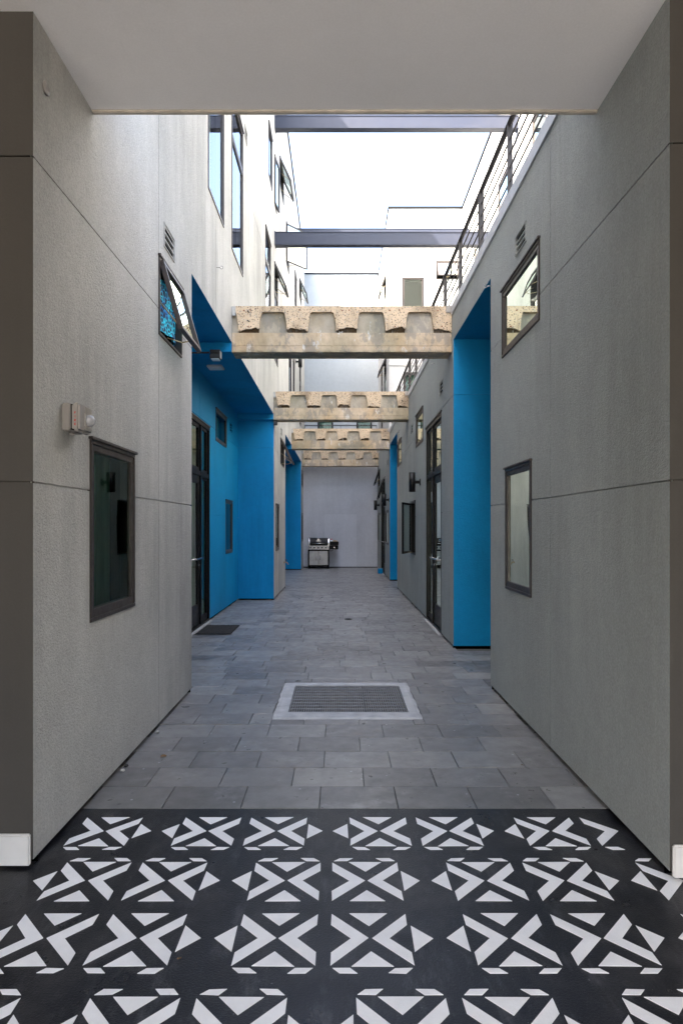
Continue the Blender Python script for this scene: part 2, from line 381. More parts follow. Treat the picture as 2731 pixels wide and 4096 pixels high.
def panels(parent, W, u0, u1, v0, v1, uj, vj, holes, mat, depth=.012, g=.007, reveal=.10, name='stucco_panel', back=True, hj=None):
    """A wall face of separate panels with recessed joints and real openings.
    uj, vj: joint positions; holes: (u0,u1,v0,v1) openings."""
    us = [u0] + sorted(a for a in uj if u0 < a < u1) + [u1]; vs_ = [v0] + sorted(a for a in vj if v0 < a < v1) + [v1]
    def inhole(u, v): return any(h[0] < u < h[1] and h[2] < v < h[3] for h in holes)
    for i in range(len(us) - 1):
        for j in range(len(vs_) - 1):
            a0 = us[i] + (g / 2 if i > 0 else 0); a1 = us[i + 1] - (g / 2 if i < len(us) - 2 else 0)
            b0 = vs_[j] + (g / 2 if j > 0 else 0); b1 = vs_[j + 1] - (g / 2 if j < len(vs_) - 2 else 0)
            gu = sorted({a0, a1} | {x for h in holes for x in h[:2] if a0 < x < a1})
            gv = sorted({b0, b1} | {x for h in holes for x in h[2:] if b0 < x < b1})
            nu, nv = len(gu) - 1, len(gv) - 1
            keep = [[not inhole((gu[p] + gu[p + 1]) / 2, (gv[q] + gv[q + 1]) / 2) for q in range(nv)] for p in range(nu)]
            comp = [[0] * nv for _ in range(nu)]; nc = 0
            for p in range(nu):
                for q in range(nv):
                    if keep[p][q] and not comp[p][q]:
                        nc += 1; st_ = [(p, q)]
                        while st_:
                            x, y_ = st_.pop()
                            if 0 <= x < nu and 0 <= y_ < nv and keep[x][y_] and not comp[x][y_]:
                                comp[x][y_] = nc; st_ += [(x + 1, y_), (x - 1, y_), (x, y_ + 1), (x, y_ - 1)]
            for ci in range(1, nc + 1):
                m = MB()
                for p in range(nu):
                    for q in range(nv):
                        if comp[p][q] != ci: continue
                        A, B, C_, D_ = gu[p], gu[p + 1], gv[q], gv[q + 1]
                        m.quad(W.P(A, C_), W.P(B, C_), W.P(B, D_), W.P(A, D_))
                        for (cond_edge, nb, e) in ((p == 0, (p - 1, q), ((A, C_), (A, D_))), (p == nu - 1, (p + 1, q), ((B, C_), (B, D_))),
                                                   (q == 0, (p, q - 1), ((A, C_), (B, C_))), (q == nv - 1, (p, q + 1), ((A, D_), (B, D_)))):
                            if cond_edge:
                                if e[0] == e[1] or (p == 0 and e[0][0] == e[1][0] == A and i == 0) or (p == nu - 1 and e[0][0] == e[1][0] == B and i == len(us) - 2) or (e[0][1] == e[1][1] and ((j == 0 and e[0][1] == C_) or (j == len(vs_) - 2 and e[0][1] == D_))): continue
                                dd = depth + .004
                            elif not keep[nb[0]][nb[1]]: dd = reveal
                            else: continue
                            m.quad(W.P(*e[0]), W.P(*e[1]), W.P(*e[1], -dd), W.P(*e[0], -dd))
                if m.f: m.build(name, mat, parent)
    if abs(v0 - ZLOW) < 1e-6:           # black strip and underside paint the shade between wall and paving
        doors = [h for h in holes if h[2] <= v0]
        cuts = [u0] + sorted(x for h in doors for x in h[:2]) + [u1]
        for k in range(0, len(cuts), 2):
            a, b = cuts[k], cuts[k + 1]
            m = MB(); m.quad(W.P(a, -.02, -.045), W.P(b, -.02, -.045), W.P(b, v0 + .005, -.045), W.P(a, v0 + .005, -.045))
            m.quad(W.P(a, v0 + .001, -.0005), W.P(b, v0 + .001, -.0005), W.P(b, v0 + .001, -.045), W.P(a, v0 + .001, -.045))
            m.build('gap_shade_strip', BLACK, parent)
    if back:
        m = MB(); e = -.003
        gu = sorted({u0, u1} | {x for h in holes for x in h[:2] if u0 < x < u1})
        gv = sorted({v0 - e, v1} | {x for h in holes for x in h[2:] if v0 < x < v1})
        for p in range(len(gu) - 1):
            for q in range(len(gv) - 1):
                if inhole((gu[p] + gu[p + 1]) / 2, (gv[q] + gv[q + 1]) / 2): continue
                m.quad(W.P(gu[p], gv[q], -depth), W.P(gu[p + 1], gv[q], -depth), W.P(gu[p + 1], gv[q + 1], -depth), W.P(gu[p], gv[q + 1], -depth))
        m.build('wall_backing', mat, parent)

def frame4(m, W, u0, u1, v0, v1, wd, d0, d1, c=0.0, wb=None, wt=None):
    wb = wd if wb is None else wb; wt = wd if wt is None else wt
    m.box(u0, u1, v0, v0 + wb, d0, d1, W, c); m.box(u0, u1, v1 - wt, v1, d0, d1, W, c)
    m.box(u0, u0 + wd, v0 + wb, v1 - wt, d0, d1, W, c); m.box(u1 - wd, u1, v0 + wb, v1 - wt, d0, d1, W, c)
def folds(m, W, u0, u1, v0, v1, d, amp=.015, n=None, lean=0):
    n = n or max(6, int((u1 - u0) / .03)); P0 = []
    for i in range(n + 1):
        k = i / n; u = u0 + (u1 - u0) * k; dd = d + amp * math.sin(k * (u1 - u0) * 60) + amp * .5 * math.sin(k * 17 + u0)
        P0.append((W.P(u, v0, dd + lean), W.P(u, v1, dd)))
    for a, b in zip(P0[:-1], P0[1:]): m.add([a[0], b[0], b[1], a[1]], [(0, 1, 2, 3)], True)

HOLE = {}
def window(parent, W, u0, u1, v0, v1, blind=None, mat=None, mull=None, opened=None, ang=0, cap=True, sashw=.036, pane=None):
    """Window in wall plane W: frame (the window itself), inner sash, pane, blind behind.
    opened: None | 'awning' | 'hinge0' | 'hinge1' (casement hinged at u0 / u1), of the whole light above the mullion."""
    mat = mat or BRONZE; e = .002; blind = blind or CUR_DARK
    m = MB(); frame4(m, W, u0 + e, u1 - e, v0 + e, v1 - e, .022, -.085, .010, .003)
    if cap: m.box(u0 - .012, u1 + .012, v1 - e, v1 + .014, -.01, .022, W, .002)
    if mull: m.box(u0 + .024, u1 - .024, mull - .020, mull + .020, -.08, .006, W, .002)
    win = m.build('window', mat, parent)
    lights = [(v0 + .024, v1 - .024)] if not mull else [(v0 + .024, mull - .020), (mull + .020, v1 - .024)]
    a0, a1 = u0 + .024, u1 - .024
    # closed box behind (blind or dark room)
    m = MB(); m.box(u0 + .004, u1 - .004, v0 + .004, v1 - .004, -.26, -.245, W)
    for (b0, b1, c0, c1) in ((u0 + .002, u0 + .004, v0 + .004, v1 - .004), (u1 - .004, u1 - .002, v0 + .004, v1 - .004), (u0 + .004, u1 - .004, v0 + .002, v0 + .004), (u0 + .004, u1 - .004, v1 - .004, v1 - .002)):
        m.box(b0, b1, c0, c1, -.245, -.08, W)
    m.build('room_shade', DARKIN, win)
    for k, (b0, b1) in enumerate(lights):
        op = opened if k == len(lights) - 1 else None
        if op is None:
            m = MB(); frame4(m, W, a0, a1, b0, b1, sashw, -.05, .002, .003, wb=sashw * 1.25); m.build('sash', mat, win)
            MB().quad(W.P(a0 + .01, b0 + .01, -.012), W.P(a1 - .01, b0 + .01, -.012), W.P(a1 - .01, b1 - .01, -.012), W.P(a0 + .01, b1 - .01, -.012)).build('pane', pane or GLASS, win)
            if blind is not DARKIN:
                m = MB(); folds(m, W, a0 - .01, a1 + .01, b0 - .01, b1 + .01, -.15, .010); m.build('blind', blind, win)
        else:
            H = b1 - b0; L = a1 - a0; c, s_ = math.cos(ang), math.sin(ang)
            if op == 'awning': T = Plane(W.P(a0, b1, .012), W.U, -W.V * c + W.N * s_, W.N * c + W.V * s_)
            elif op == 'hinge0': T = Plane(W.P(a0, b1, .012), W.U * c + W.N * s_, -W.V, W.N * c - W.U * s_)
            else: T = Plane(W.P(a1, b1, .012), -W.U * c + W.N * s_, -W.V, W.N * c + W.U * s_)
            m = MB(); frame4(m, T, 0, L, 0, H, sashw, -.018, .018, .003); m.build('sash', mat, win)
            MB().quad(T.P(.01, .01), T.P(L - .01, .01), T.P(L - .01, H - .01), T.P(.01, H - .01)).build('pane', GLASSC, win)
            if op == 'awning':     # scissor stays
                for uu in (a0 + .03, a1 - .03):
                    MB().tube(W.P(uu, b1 - H * .55, -.01), T.P(uu - a0, H * .93, -.01), .006, 6).build('window_stay', BRASS, win)
                m = MB(); m.path([W.P(a0 + L * .35, b0 + .02, 0), W.P(a0 + L * .6, b0 + .03, .5 * H * s_), T.P(L * .62, H - .03, -.01)], .005, 6)
                m.build('window_operator', BRASS, win)
            else:
                m = MB()
                m.path([W.P((a0 + a1) / 2, b0 + .015, 0), T.P(L * .5, H - .02, -.01)], .006, 6)
                m.build('window_stay', BRASS, win)
    return win
def vent(parent, W, u0, u1, v0, v1, mat):
    m = MB(); frame4(m, W, u0, u1, v0, v1, .012, -.011, .008, .002)
    h = (v1 - v0 - .028) / 3
    for k in (1, 2):
        z = v0 + .014 + h * k
        m.box(u0 + .014, u1 - .014, z - .006, z + .006, -.010, .002, W)
    v = m.build('vent', mat, parent)
    MB().box(u0 + .002, u1 - .002, v0 + .002, v1 - .002, -.04, -.0112, W).build('vent_void', BLACK, v)

# ------------------------------------------------------------------ measured layout
XL, XR = -1.353, 1.407            # alley walls
XB = -2.085                       # back of the left recess
ZS = 3.825                        # recess soffits
ZC = 3.78                         # ceiling of the covered passage
J1, J2 = 1.70, 3.14               # horizontal joints
YL0, YR0 = 2.79, 2.694            # near corners
TOPL = 11.7
ZLOW = .032                       # walls stop just above the paving

# ------------------------------------------------------------------ ground
MB().box(-400, 400, -300, 700, -.30, -.20).build('ground', ASPH, kind='structure')
pf = MB().box(-4.0, 4.0, -4.0, 3.362, -.12, 0.0).build('painted_floor', BPAINT, kind='structure')
pv = MB().box(-2.3, 3.4, 3.364, 24.0, -.12, -.014).build('paving', JOINT, kind='structure')

# painted stencil motifs
HEX = [(-.143, .143), (-.006, 0), (-.143, -.143), (-.143, -.078), (-.070, 0), (-.143, .078)]
def motif_mesh(side, par, clipx):
    pol = [HEX, [(-x, y) for x, y in HEX][::-1], [(-.072, .147), (.072, .147), (0, .072)], [(-.072, -.147), (0, -.072), (.072, -.147)]]
    pol.append([(side * .227, 0), (side * .154, .073), (side * .154, -.073)])
    for s_ in (-1, 1):
        pol.append([(s_ * .136, par * .157), (s_ * .077, par * .157), (s_ * .053, par * .181), (s_ * .112, par * .181)])
    return pol
def motif(cx, cy, side, par):
    m = MB(); jit = random.Random(int(cx * 1000) * 31 + int(cy * 1000))
    for p in motif_mesh(side, par, None):
        pts = [(cx + x + jit.uniform(-.0018, .0018), cy + y + jit.uniform(-.0018, .0018)) for x, y in p]
        mx = sum(a for a, _ in pts) / len(pts); my = sum(b for _, b in pts) / len(pts)
        ext = [a for a, b in pts]
        if my > YL0 - .12 and (mx < XL + .03 or mx > XR - .03 or (my > 2.9 and max(ext) > XR + .01 and len(pts) == 6)): continue
        if any(b > 3.35 for _, b in pts): continue
        n = len(pts); top = [(a, b, .0022) for a, b in pts]; bot = [(a, b, .0004) for a, b in pts]
        m.add(top + bot, [list(range(n))] + [(i, n + i, n + (i + 1) % n, (i + 1) % n) for i in range(n)])
    if m.f: m.build('painted_motif', WPAINT, pf)
for row, yc in enumerate((3.302, 2.4895, 1.679, .868)):
    xo = -.481 if row % 2 == 0 else -.058
    for k in range(-3, 4):
        bx = xo + .845 * k
        if abs(bx) > 2.6: continue
        for sx in (-1, 1):
            for sy in (-1, 1):
                if row == 0 and sy == 1: continue
                motif(bx + sx * .1695, yc + sy * .1875, sx, sy)

# paving tiles
GR = (-.528, .652, 4.93, 6.09)     # concrete surround of the drain
def xbounds(y):
    lo = XB if 5.78 < y < 13.0 or 15.74 < y < 22.2 else XL
    hi = 3.2 if 5.89 < y < 7.81 or 15.45 < y < 17.7 else XR
    return lo - .03, hi + .03
tiles = []
PY, PX = .2868, .4205
r = 0; y = 3.366
while y < 23.5:
    y1 = min(y + PY, 23.5); lo, hi = xbounds((y + y1) / 2)
    off = (0 if r % 2 == 0 else -.165) + (random.choice([0, 0, .12, -.1]) if r > 9 else random.uniform(-.015, .015))
    k0 = int((lo + .944 - off) / PX) - 2; x = -.944 + off + PX * k0
    while x < hi:
        L = PX
        if r > 9 and random.random() < .12: L = PX * random.choice((.5, 1.5))
        a, b = max(x, lo), min(x + L, hi)
        if b - a > .03:
            rects = [(a, b, y, y1)]
            if y < GR[3] and y1 > GR[2] and a < GR[1] and b > GR[0]:
                rects = []
                if a < GR[0]: rects.append((a, GR[0], y, y1))
                if b > GR[1]: rects.append((GR[1], b, y, y1))
                m0, m1 = max(a, GR[0]), min(b, GR[1])
                if y < GR[2] - .02: rects.append((m0, m1, y, GR[2]))
                if y1 > GR[3] + .02: rects.append((m0, m1, GR[3], y1))
            for q in rects:
                if q[1] - q[0] > .02 and q[3] - q[2] > .02: tiles.append(q)
        x += L
    y += PY; r += 1
def tile_geo(w_, d_, z=0.0):
    g = .0016; c = .0018
    x0, x1, y0, y1 = g, w_ - g, g, d_ - g
    v = [(x0, y0, -.06), (x1, y0, -.06), (x1, y1, -.06), (x0, y1, -.06), (x0, y0, z - c), (x1, y0, z - c), (x1, y1, z - c), (x0, y1, z - c),
         (x0 + c, y0 + c, z), (x1 - c, y0 + c, z), (x1 - c, y1 - c, z), (x0 + c, y1 - c, z)]
    f = [(8, 9, 10, 11)]
    for i in range(4):
        j = (i + 1) % 4
        f += [(i, j, 4 + j, 4 + i), (4 + i, 4 + j, 8 + j, 8 + i)]
    return v, f
cache = {}
far = MB(); fart = []
vis = lambda q: not (q[0] > XR - .05 or q[1] < XL + .05 and q[3] < 7.6)
ordered = [q for q in tiles if vis(q)] + [q for q in tiles if not vis(q)]
for n, q in enumerate(ordered):
    dz = random.uniform(-.0018, .0012)
    if n < 300:
        key = (round(q[1] - q[0], 3), round(q[3] - q[2], 3))
        if key not in cache:
            m = MB(); m.add(*tile_geo(*key)); cache[key] = m.mesh('paving_tile'); cache[key].materials.append(TILE)
        o = bpy.data.objects.new('paving_tile', cache[key]); COL.objects.link(o); o.parent = pv
        o.location = (q[0], q[2], dz); o.rotation_euler = (random.uniform(-.0025, .0025), random.uniform(-.002, .002), random.uniform(-.0015, .0015))
    else:
        v, f = tile_geo(q[1] - q[0], q[3] - q[2])
        far.add([(a + q[0], b + q[2], c + dz) for a, b, c in v], f); t_ = random.random(); fart += [t_] * len(f)
fo = far.build('paving_tile_field', TILEF, pv, kind='stuff')
at = fo.data.attributes.new('tint', 'FLOAT', 'FACE'); at.data.foreach_set('value', fart)

# ------------------------------------------------------------------ left building
LB = thing('left_building', 'tall pale grey stucco building along the left side of the alley with blue recess', 'building')
WL = xwall(XL, 1)
low_win = [(3.42, 4.16, .98, 1.98)]
awn = (4.72, 5.405, 2.946, 3.534)
vents_l = [(4.86, 5.17, 3.665, 3.855)]
# near lower part (grey) up to the top of the storey
holes = low_win + [awn] + vents_l
panels(LB, WL, YL0, 5.78, ZLOW, ZS, [4.73], [J1, J2], holes, GREY)
window(LB, WL, *low_win[0], blind=CUR_DARK)
window(LB, WL, *awn, opened='awning', ang=R(16), blind=DARKIN)
for vv in vents_l: vent(LB, WL, *vv, GREY)
# patterned curtain bulging in the open window
m = MB(); nu, nv_ = 14, 12
P = [[None] * (nv_ + 1) for _ in range(nu + 1)]
for i in range(nu + 1):
    for j in range(nv_ + 1):
        a, b = i / nu, j / nv_
        u = 4.755 + a * .61; v = 2.985 + b * .49
        d = -.055 + .085 * (1 - b) ** 1.5 * math.sin(math.pi * min(1, .12 + a * .95)) + .014 * math.sin(a * 19 + b * 3)
        if b < .25: v += .07 * a * (.25 - b) * 4 * .5
        P[i][j] = WL.P(u, v, d)
for i in range(nu):
    for j in range(nv_): m.add([P[i][j], P[i + 1][j], P[i + 1][j + 1], P[i][j + 1]], [(0, 1, 2, 3)], True)
m.build('curtain', CUR_PAT, LB, label='turquoise and black patterned curtain bulging out of the open window')
# lower pier between the recesses and beyond the second recess
holes = [(13.38, 14.05, .99, 1.99), (14.43, 15.40, 2.946, 3.534), (14.5, 14.8, 3.64, 3.80)]
panels(LB, WL, 13.0, 15.74, ZLOW, ZS, [], [J1, J2], holes, GREYUP)
window(LB, WL, *holes[0], blind=CUR_TEAL); window(LB, WL, *holes[1], opened='awning', ang=R(25), blind=DARKIN); vent(LB, WL, *holes[2], GREYUP)
holes = [(22.5, 23.2, .99, 1.99), (22.5, 23.2, 2.95, 3.53)]
panels(LB, WL, 22.2, 23.5, ZLOW, ZS, [], [J1, J2], holes, GREYUP)
for h in holes: window(LB, WL, *h, blind=CUR_TEAL)
# upper wall
tall = [(6.49, 7.37), (7.91, 8.82), (11.5, 12.38), (13.09, 13.78), (16.8, 17.7), (18.25, 18.9), (21.3, 21.95)]
rowm = [(11.99, 12.63), (13.1, 13.56), (15.97, 16.75), (19.0, 19.75)]
rowt = [(14.26, 15.25), (21.2, 22.2)]
H = [(a, b, 4.99, 7.0) for a, b in tall] + [(a, b, 8.22, 9.22) for a, b in rowm] + [(a, b, 9.28, 9.87) for a, b in rowt] + [(8.98, 9.23, 7.07, 7.24)]
ROWM = H[7:11]
panels(LB, WL, -4.0, 24.5, ZS, TOPL, [1.6, 4.73, 6.9, 9.4, 13.15, 16.0, 18.6, 21.0], [6.44, 9.0], H, GREYUP)
for i, (a, b) in enumerate(tall):
    window(LB, WL, a, b, 4.99, 7.0, mull=6.44, blind=CUR_WHITE if i in (0, 1) else CUR_TEAL, opened='awning' if i == 3 else None, ang=R(25), pane=GLASSU, sashw=.026)
for i, (a, b) in enumerate(rowm):
    window(LB, WL, a, b, 8.22, 9.22, blind=CUR_WHITE if i in (0, 3) else DARKIN, opened='hinge0' if i in (1, 2) else None, ang=R(6 if i == 1 else 42), pane=GLASSU, sashw=.026)
for a, b in rowt: window(LB, WL, a, b, 9.28, 9.87, opened='awning', ang=R(25), blind=DARKIN)
vent(LB, WL, *H[-1], GREYUP)
MB().box(-9, XL + .03, YL0, 24.6, TOPL, TOPL + .05).build('coping', COPING, LB)
# return face beside the camera and its baseboard
WLr = ywall(YL0, -1)
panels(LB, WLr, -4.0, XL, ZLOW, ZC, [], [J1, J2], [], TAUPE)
MB().box(-4.0, XL - .006, YL0 - .022, YL0 - .001, .012, .15, WORLD, .006).build('baseboard', TRIM, LB)
# recesses
def recess(parent, xin, xout, y0, y1, n, holes=(), uj=(), side=None, paint=None):
    BLUE = paint or MATS['blue_stucco']
    """recess between y0 and y1, blue unless side recolours its back and near faces; xin = its back plane, xout = alley wall plane"""
    Wb = xwall(xin, n)
    panels(parent, Wb, y0, y1, ZLOW, ZS, uj, [J1, J2], list(holes), side or BLUE)
    lo, hi = min(xin, xout), max(xin, xout)
    panels(parent, ywall(y1, -1), lo, hi, ZLOW, ZS, [], [J1, J2], [], BLUE)
    panels(parent, ywall(y0, 1), lo, hi, ZLOW, ZS, [], [J1, J2], [], side or BLUE)
    MB().box(lo - .02, hi - (.002 if n > 0 else -.02), y0 - .02, y1 + .02, ZS, ZS + .04).build('recess_soffit', BLUE, parent) if n > 0 else \
        MB().box(lo + .002, hi + .02, y0 - .02, y1 + .02, ZS, ZS + .04).build('recess_soffit', BLUE, parent)
    return Wb
D1 = (8.60, 10.14, .0, 3.10)
hl = [D1, (10.635, 11.637, 2.96, 3.51), (11.99, 12.27, 3.33, 3.50), (11.555, 12.27, 1.01, 2.0)]
WBL = recess(LB, XB, XL, 5.78, 13.0, 1, hl, [9.4])
window(LB, WBL, *hl[1], blind=CUR_DARK); window(LB, WBL, *hl[3], blind=CUR_DARK); vent(LB, WBL, *hl[2], BLUE)
recess(LB, XB, XL, 15.74, 22.2, 1)
# solid mass behind the faces
m = MB()
m.box(-9, XL - .28, -4, 24.5, ZS + .05, TOPL - .01); m.box(-9, XL - .28, YL0 + .03, 5.74, -.1, ZS + .04)
m.box(-9, XB - .28, 5.74, 24.5, -.1, ZS + .04); m.box(XB - .28, XL - .28, 13.05, 15.70, -.1, ZS + .04); m.box(XB - .28, XL - .28, 22.25, 24.5, -.1, ZS + .04)
m.build('building_core', GREY, LB)

def door(parent, W, u0, u1, um, v1, vt, door_lo, curtain, inner=-.05):
    """glazed entrance: frame, transom lights, sidelight and door leaf. um = mullion, door_lo: door on the low-u side"""
    e = .002; wd = .055
    m = MB(); frame4(m, W, u0 + e, u1 - e, 0.012, v1 - e, wd, -.12, inner + .06, .003, wb=.03)
    m.box(um - wd / 2, um + wd / 2, .042, v1 - wd, -.12, inner + .055, W, .003)
    m.box(u0 + wd, um - wd / 2, vt - .035, vt + .035, -.118, inner + .05, W, .003)
    m.box(um + wd / 2, u1 - wd, vt - .035, vt + .035, -.118, inner + .05, W, .003)
    d = m.build('entrance_door', BLACKF if W is WBL else BLACKF, parent)
    MB().box(u0 - .03, u1 + .03, v1, v1 + .02, -.02, .012, W, .002).build('door_head', BRONZE, d)
    s = ((u0 + wd, um - wd / 2), (um + wd / 2, u1 - wd)); dr, sd = (s[0], s[1]) if door_lo else (s[1], s[0])
    def lite(a0, a1, b0, b1, wf, wb, name):
        m = MB(); frame4(m, W, a0, a1, b0, b1, wf, -.06, inner + .03, .003, wb=wb); m.build(name, BLACKF, d)
        MB().quad(W.P(a0 + wf - .01, b0 + wb - .01, -.040), W.P(a1 - wf + .01, b0 + wb - .01, -.040), W.P(a1 - wf + .01, b1 - wf + .01, -.040), W.P(a0 + wf - .01, b1 - wf + .01, -.040)).build('pane', GLASS, d)
    lite(*dr, .05, vt - .04, .115, .30, 'door_leaf')
    lite(*sd, .05, vt - .04, .035, .09, 'sidelight')
    lite(*dr, vt + .04, v1 - wd, .05, .05, 'transom_light'); lite(*sd, vt + .04, v1 - wd, .04, .04, 'transom_light')
    m = MB(); folds(m, W, u0 + .02, u1 - .02, .03, vt, -.066, .010); m.build('curtain', curtain, d)
    m = MB(); folds(m, W, u0 + .02, u1 - .02, vt, v1 - .03, -.075, .004); m.build('blind', CUR_DARK, d)
    m = MB(); m.box(u0 + .003, u1 - .003, .01, v1 - .003, -.26, -.25, W)
    m.box(u0 + .003, u0 + .006, .01, v1 - .003, -.25, -.1, W); m.box(u1 - .006, u1 - .003, .01, v1 - .003, -.25, -.1, W); m.box(u0 + .006, u1 - .006, v1 - .006, v1 - .003, -.25, -.1, W)
    m.build('room_shade', DARKIN, d)
    # handle bar across the leaf
    m = MB(); hz = 1.04
    m.tube(W.P(dr[0] + .04, hz, inner + .09), W.P(dr[1] - .04, hz, inner + .09), .014, 10)
    for uu in (dr[0] + .06, dr[1] - .06): m.tube(W.P(uu, hz, inner + .02), W.P(uu, hz, inner + .09), .010, 8)
    m.build('handle', CHROME, d)
    MB().tube(W.P((dr[1] if door_lo else dr[0]) + (-.06 if door_lo else .06), .93, inner + .03), W.P((dr[1] if door_lo else dr[0]) + (-.06 if door_lo else .06), .93, inner + .045), .018, 12).build('lock', CHROME, d)
    MB().box(u0, u1, -.01, .012, -.16, .04, W, .003).build('threshold', CURB, d)
    return d
door(LB, WBL, *D1[:2], 9.54, 3.10, 2.31, True, CUR_GREEN, inner=-.055)

# ------------------------------------------------------------------ right building
RB = thing('right_building', 'grey stucco building along the right side of the alley, low front with terrace above', 'building')
WR = xwall(XR, -1)
ZT = 4.16
def rw(a, b, hs, uj=(), vj=(J1, J2)): panels(RB, WR, a, b, ZLOW, ZS, list(uj), list(vj), hs, GREYR)
hA = [(4.63, 5.35, .98, 1.99), (4.44, 5.466, 2.96, 3.535), (4.762, 5.046, 3.66, 3.815)]
rw(YR0, 5.89, hA, [4.22])
wr2 = window(RB, WR, *hA[0], blind=CUR_PALE); window(RB, WR, *hA[1], blind=CUR_WHITE); vent(RB, WR, *hA[2], GREYR)
MB().quad(WR.P(4.84, 1.12, -.035), WR.P(5.14, 1.10, -.035), WR.P(5.17, 1.52, -.035), WR.P(4.82, 1.52, -.035)).build('notice', NOTICE, wr2, label='white printed notice hung inside the window')
DR = (8.735, 10.30, 0, 3.10)
hB = [DR, (11.74, 12.46, .98, 1.99), (10.64, 11.63, 2.96, 3.535), (14.35, 15.33, 2.96, 3.535), (12.12, 12.42, 3.33, 3.50), (14.9, 15.2, 3.63, 3.79), (8.59, 8.89, 3.35, 3.52)]
rw(7.81, 15.45, hB, [10.5, 13.2])
door(RB, WR, DR[0], DR[1], 9.65, 3.10, 2.31, True, CUR_GREEN, inner=-.06)
window(RB, WR, *hB[1], opened='hinge1', ang=R(19), blind=DARKIN, mat=BLACKF)
for h in hB[2:4]: window(RB, WR, *h, blind=CUR_PALE)
for h in hB[4:]: vent(RB, WR, *h, GREYR)
DR2 = (19.6, 21.4, 0, 3.06)
hC = [DR2, (18.3, 19.3, .98, 1.99), (22.1, 23.1, .98, 1.99), (22.05, 22.9, 2.96, 3.535), (18.4, 18.65, 3.33, 3.48), (22.4, 22.7, 3.6, 3.75)]
rw(17.7, 23.5, hC)
door(RB, WR, DR2[0], DR2[1], 20.55, 3.06, 2.31, True, CUR_DARK, inner=-.06)
T = Plane(WR.P(19.66, 3.0, .02), WR.U, Vector((0, 0, -1)) * math.cos(R(16)) + WR.N * math.sin(R(16)), WR.N * math.cos(R(16)) + Vector((0, 0, 1)) * math.sin(R(16)))
m = MB(); frame4(m, T, 0, .85, 0, .62, .05, -.02, .02, .003); sv = m.build('transom_sash', BLACKF, RB)
MB().quad(T.P(.02, .02), T.P(.83, .02), T.P(.83, .6), T.P(.02, .6)).build('pane', GLASSC, sv)
for h in hC[1:3]: window(RB, WR, *h, blind=CUR_TEAL)
window(RB, WR, *hC[3], opened='awning', ang=R(18), blind=DARKIN, mat=BLACKF)
for h in hC[4:]: vent(RB, WR, *h, GREYR)
panels(RB, WR, YR0, 23.5, ZS, ZT, [4.22, 7.3, 10.5, 13.2, 16.5, 19.5], [], [], GREYR)
recess(RB, 3.2, XR, 5.89, 7.81, -1, side=BLACKF); recess(RB, 3.2, XR, 15.45, 17.7, -1)  # first alcove: unseen back and near walls made black to cut bounce light
MB().box(XR - .012, XR + .16, 3.3, 23.5, ZT - .002, ZT + .112, WORLD, .003).build('flashing', GALV, RB)
WRr = ywall(YR0, -1)
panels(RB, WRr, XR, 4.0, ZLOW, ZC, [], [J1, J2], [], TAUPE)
MB().box(XR + .006, 4.0, YR0 - .022, YR0 - .001, .012, .15, WORLD, .006).build('baseboard', TRIM, RB)
MB().box(XR + .16, 3.75, 3.5, 24.4, 4.08, 4.20).build('terrace_deck', CURB, RB)
# set-back upper storeys
XS, YF, XF, TOPR = 3.73, 19.2, 1.50, 11.2
WS = xwall(XS, -1); WF = ywall(YF, -1); WX = xwall(XF, -1)
hS = [(13.9, 14.83, 8.9, 9.5), (11.4, 12.2, 8.75, 9.35), (16.7, 17.5, 8.9, 9.5), (8.9, 9.8, 4.3, 6.5), (12.4, 13.4, 4.3, 6.5)]
panels(RB, WS, 3.5, YF, 4.2, TOPR, [8, 12, 16], [7.4], hS, WHITE)
for h in hS[:3]: window(RB, WS, *h, blind=CUR_WHITE)
for h in hS[3:]: window(RB, WS, *h, blind=CUR_WHITE)
hF = [(1.90, 2.55, 8.08, 9.08), (2.93, 3.60, 9.04, 9.58), (1.95, 2.6, 4.99, 6.2)]
panels(RB, WF, XF, XS, 4.2, TOPR, [2.75], [6.55, 9.08], hF, WHITE)
window(RB, WF, *hF[0], opened='hinge1', ang=R(7), blind=CUR_WHITE); window(RB, WF, *hF[1], opened='awning', ang=R(20), blind=CUR_TEAL); window(RB, WF, *hF[2], blind=CUR_TEAL)
MB().box(XF - .012, XS, YF - .03, YF - .001, 6.42, 6.52).build('string_course', WHITE, RB)
hX = [(20.3, 21.2, 9.04, 9.67), (20.3, 21.2, 4.99, 7.0), (22.0, 22.7, 4.99, 7.0)]
panels(RB, WX, YF, 24.4, 4.2, TOPR, [21.6], [6.44], hX, WHITE)
window(RB, WX, *hX[0], opened='awning', ang=R(20), blind=DARKIN); window(RB, WX, *hX[1], mull=6.44, opened='awning', ang=R(25), blind=CUR_TEAL); window(RB, WX, *hX[2], mull=6.44, blind=CUR_TEAL)
m = MB(); m.box(XS - .03, 9, 3.5, YF - .03, TOPR, TOPR + .05); m.box(XF - .03, 9, YF - .03, 24.6, TOPR, TOPR + .05); m.build('coping', COPING, RB)
m = MB()
m.box(XR + .28, 9, YR0 + .03, 5.85, -.1, 4.07); m.box(XR + .28, 9, 7.86, 15.40, -.1, 4.07); m.box(XR + .28, 9, 17.75, 24.4, -.1, 4.07)
m.box(3.24, 9, 5.85, 7.86, -.1, 4.07); m.box(3.24, 9, 15.40, 17.75, -.1, 4.07)
m.box(XR + .28, 3.24, 5.85, 7.86, ZS + .05, 4.07); m.box(XR + .28, 3.24, 15.40, 17.75, ZS + .05, 4.07)
m.box(XS + .28, 9, 3.5, YF + .28, 4.08, TOPR - .01); m.box(XF + .28, 9, YF + .28, 24.6, 4.08, TOPR - .01)
m.build('building_core', GREYR, RB)

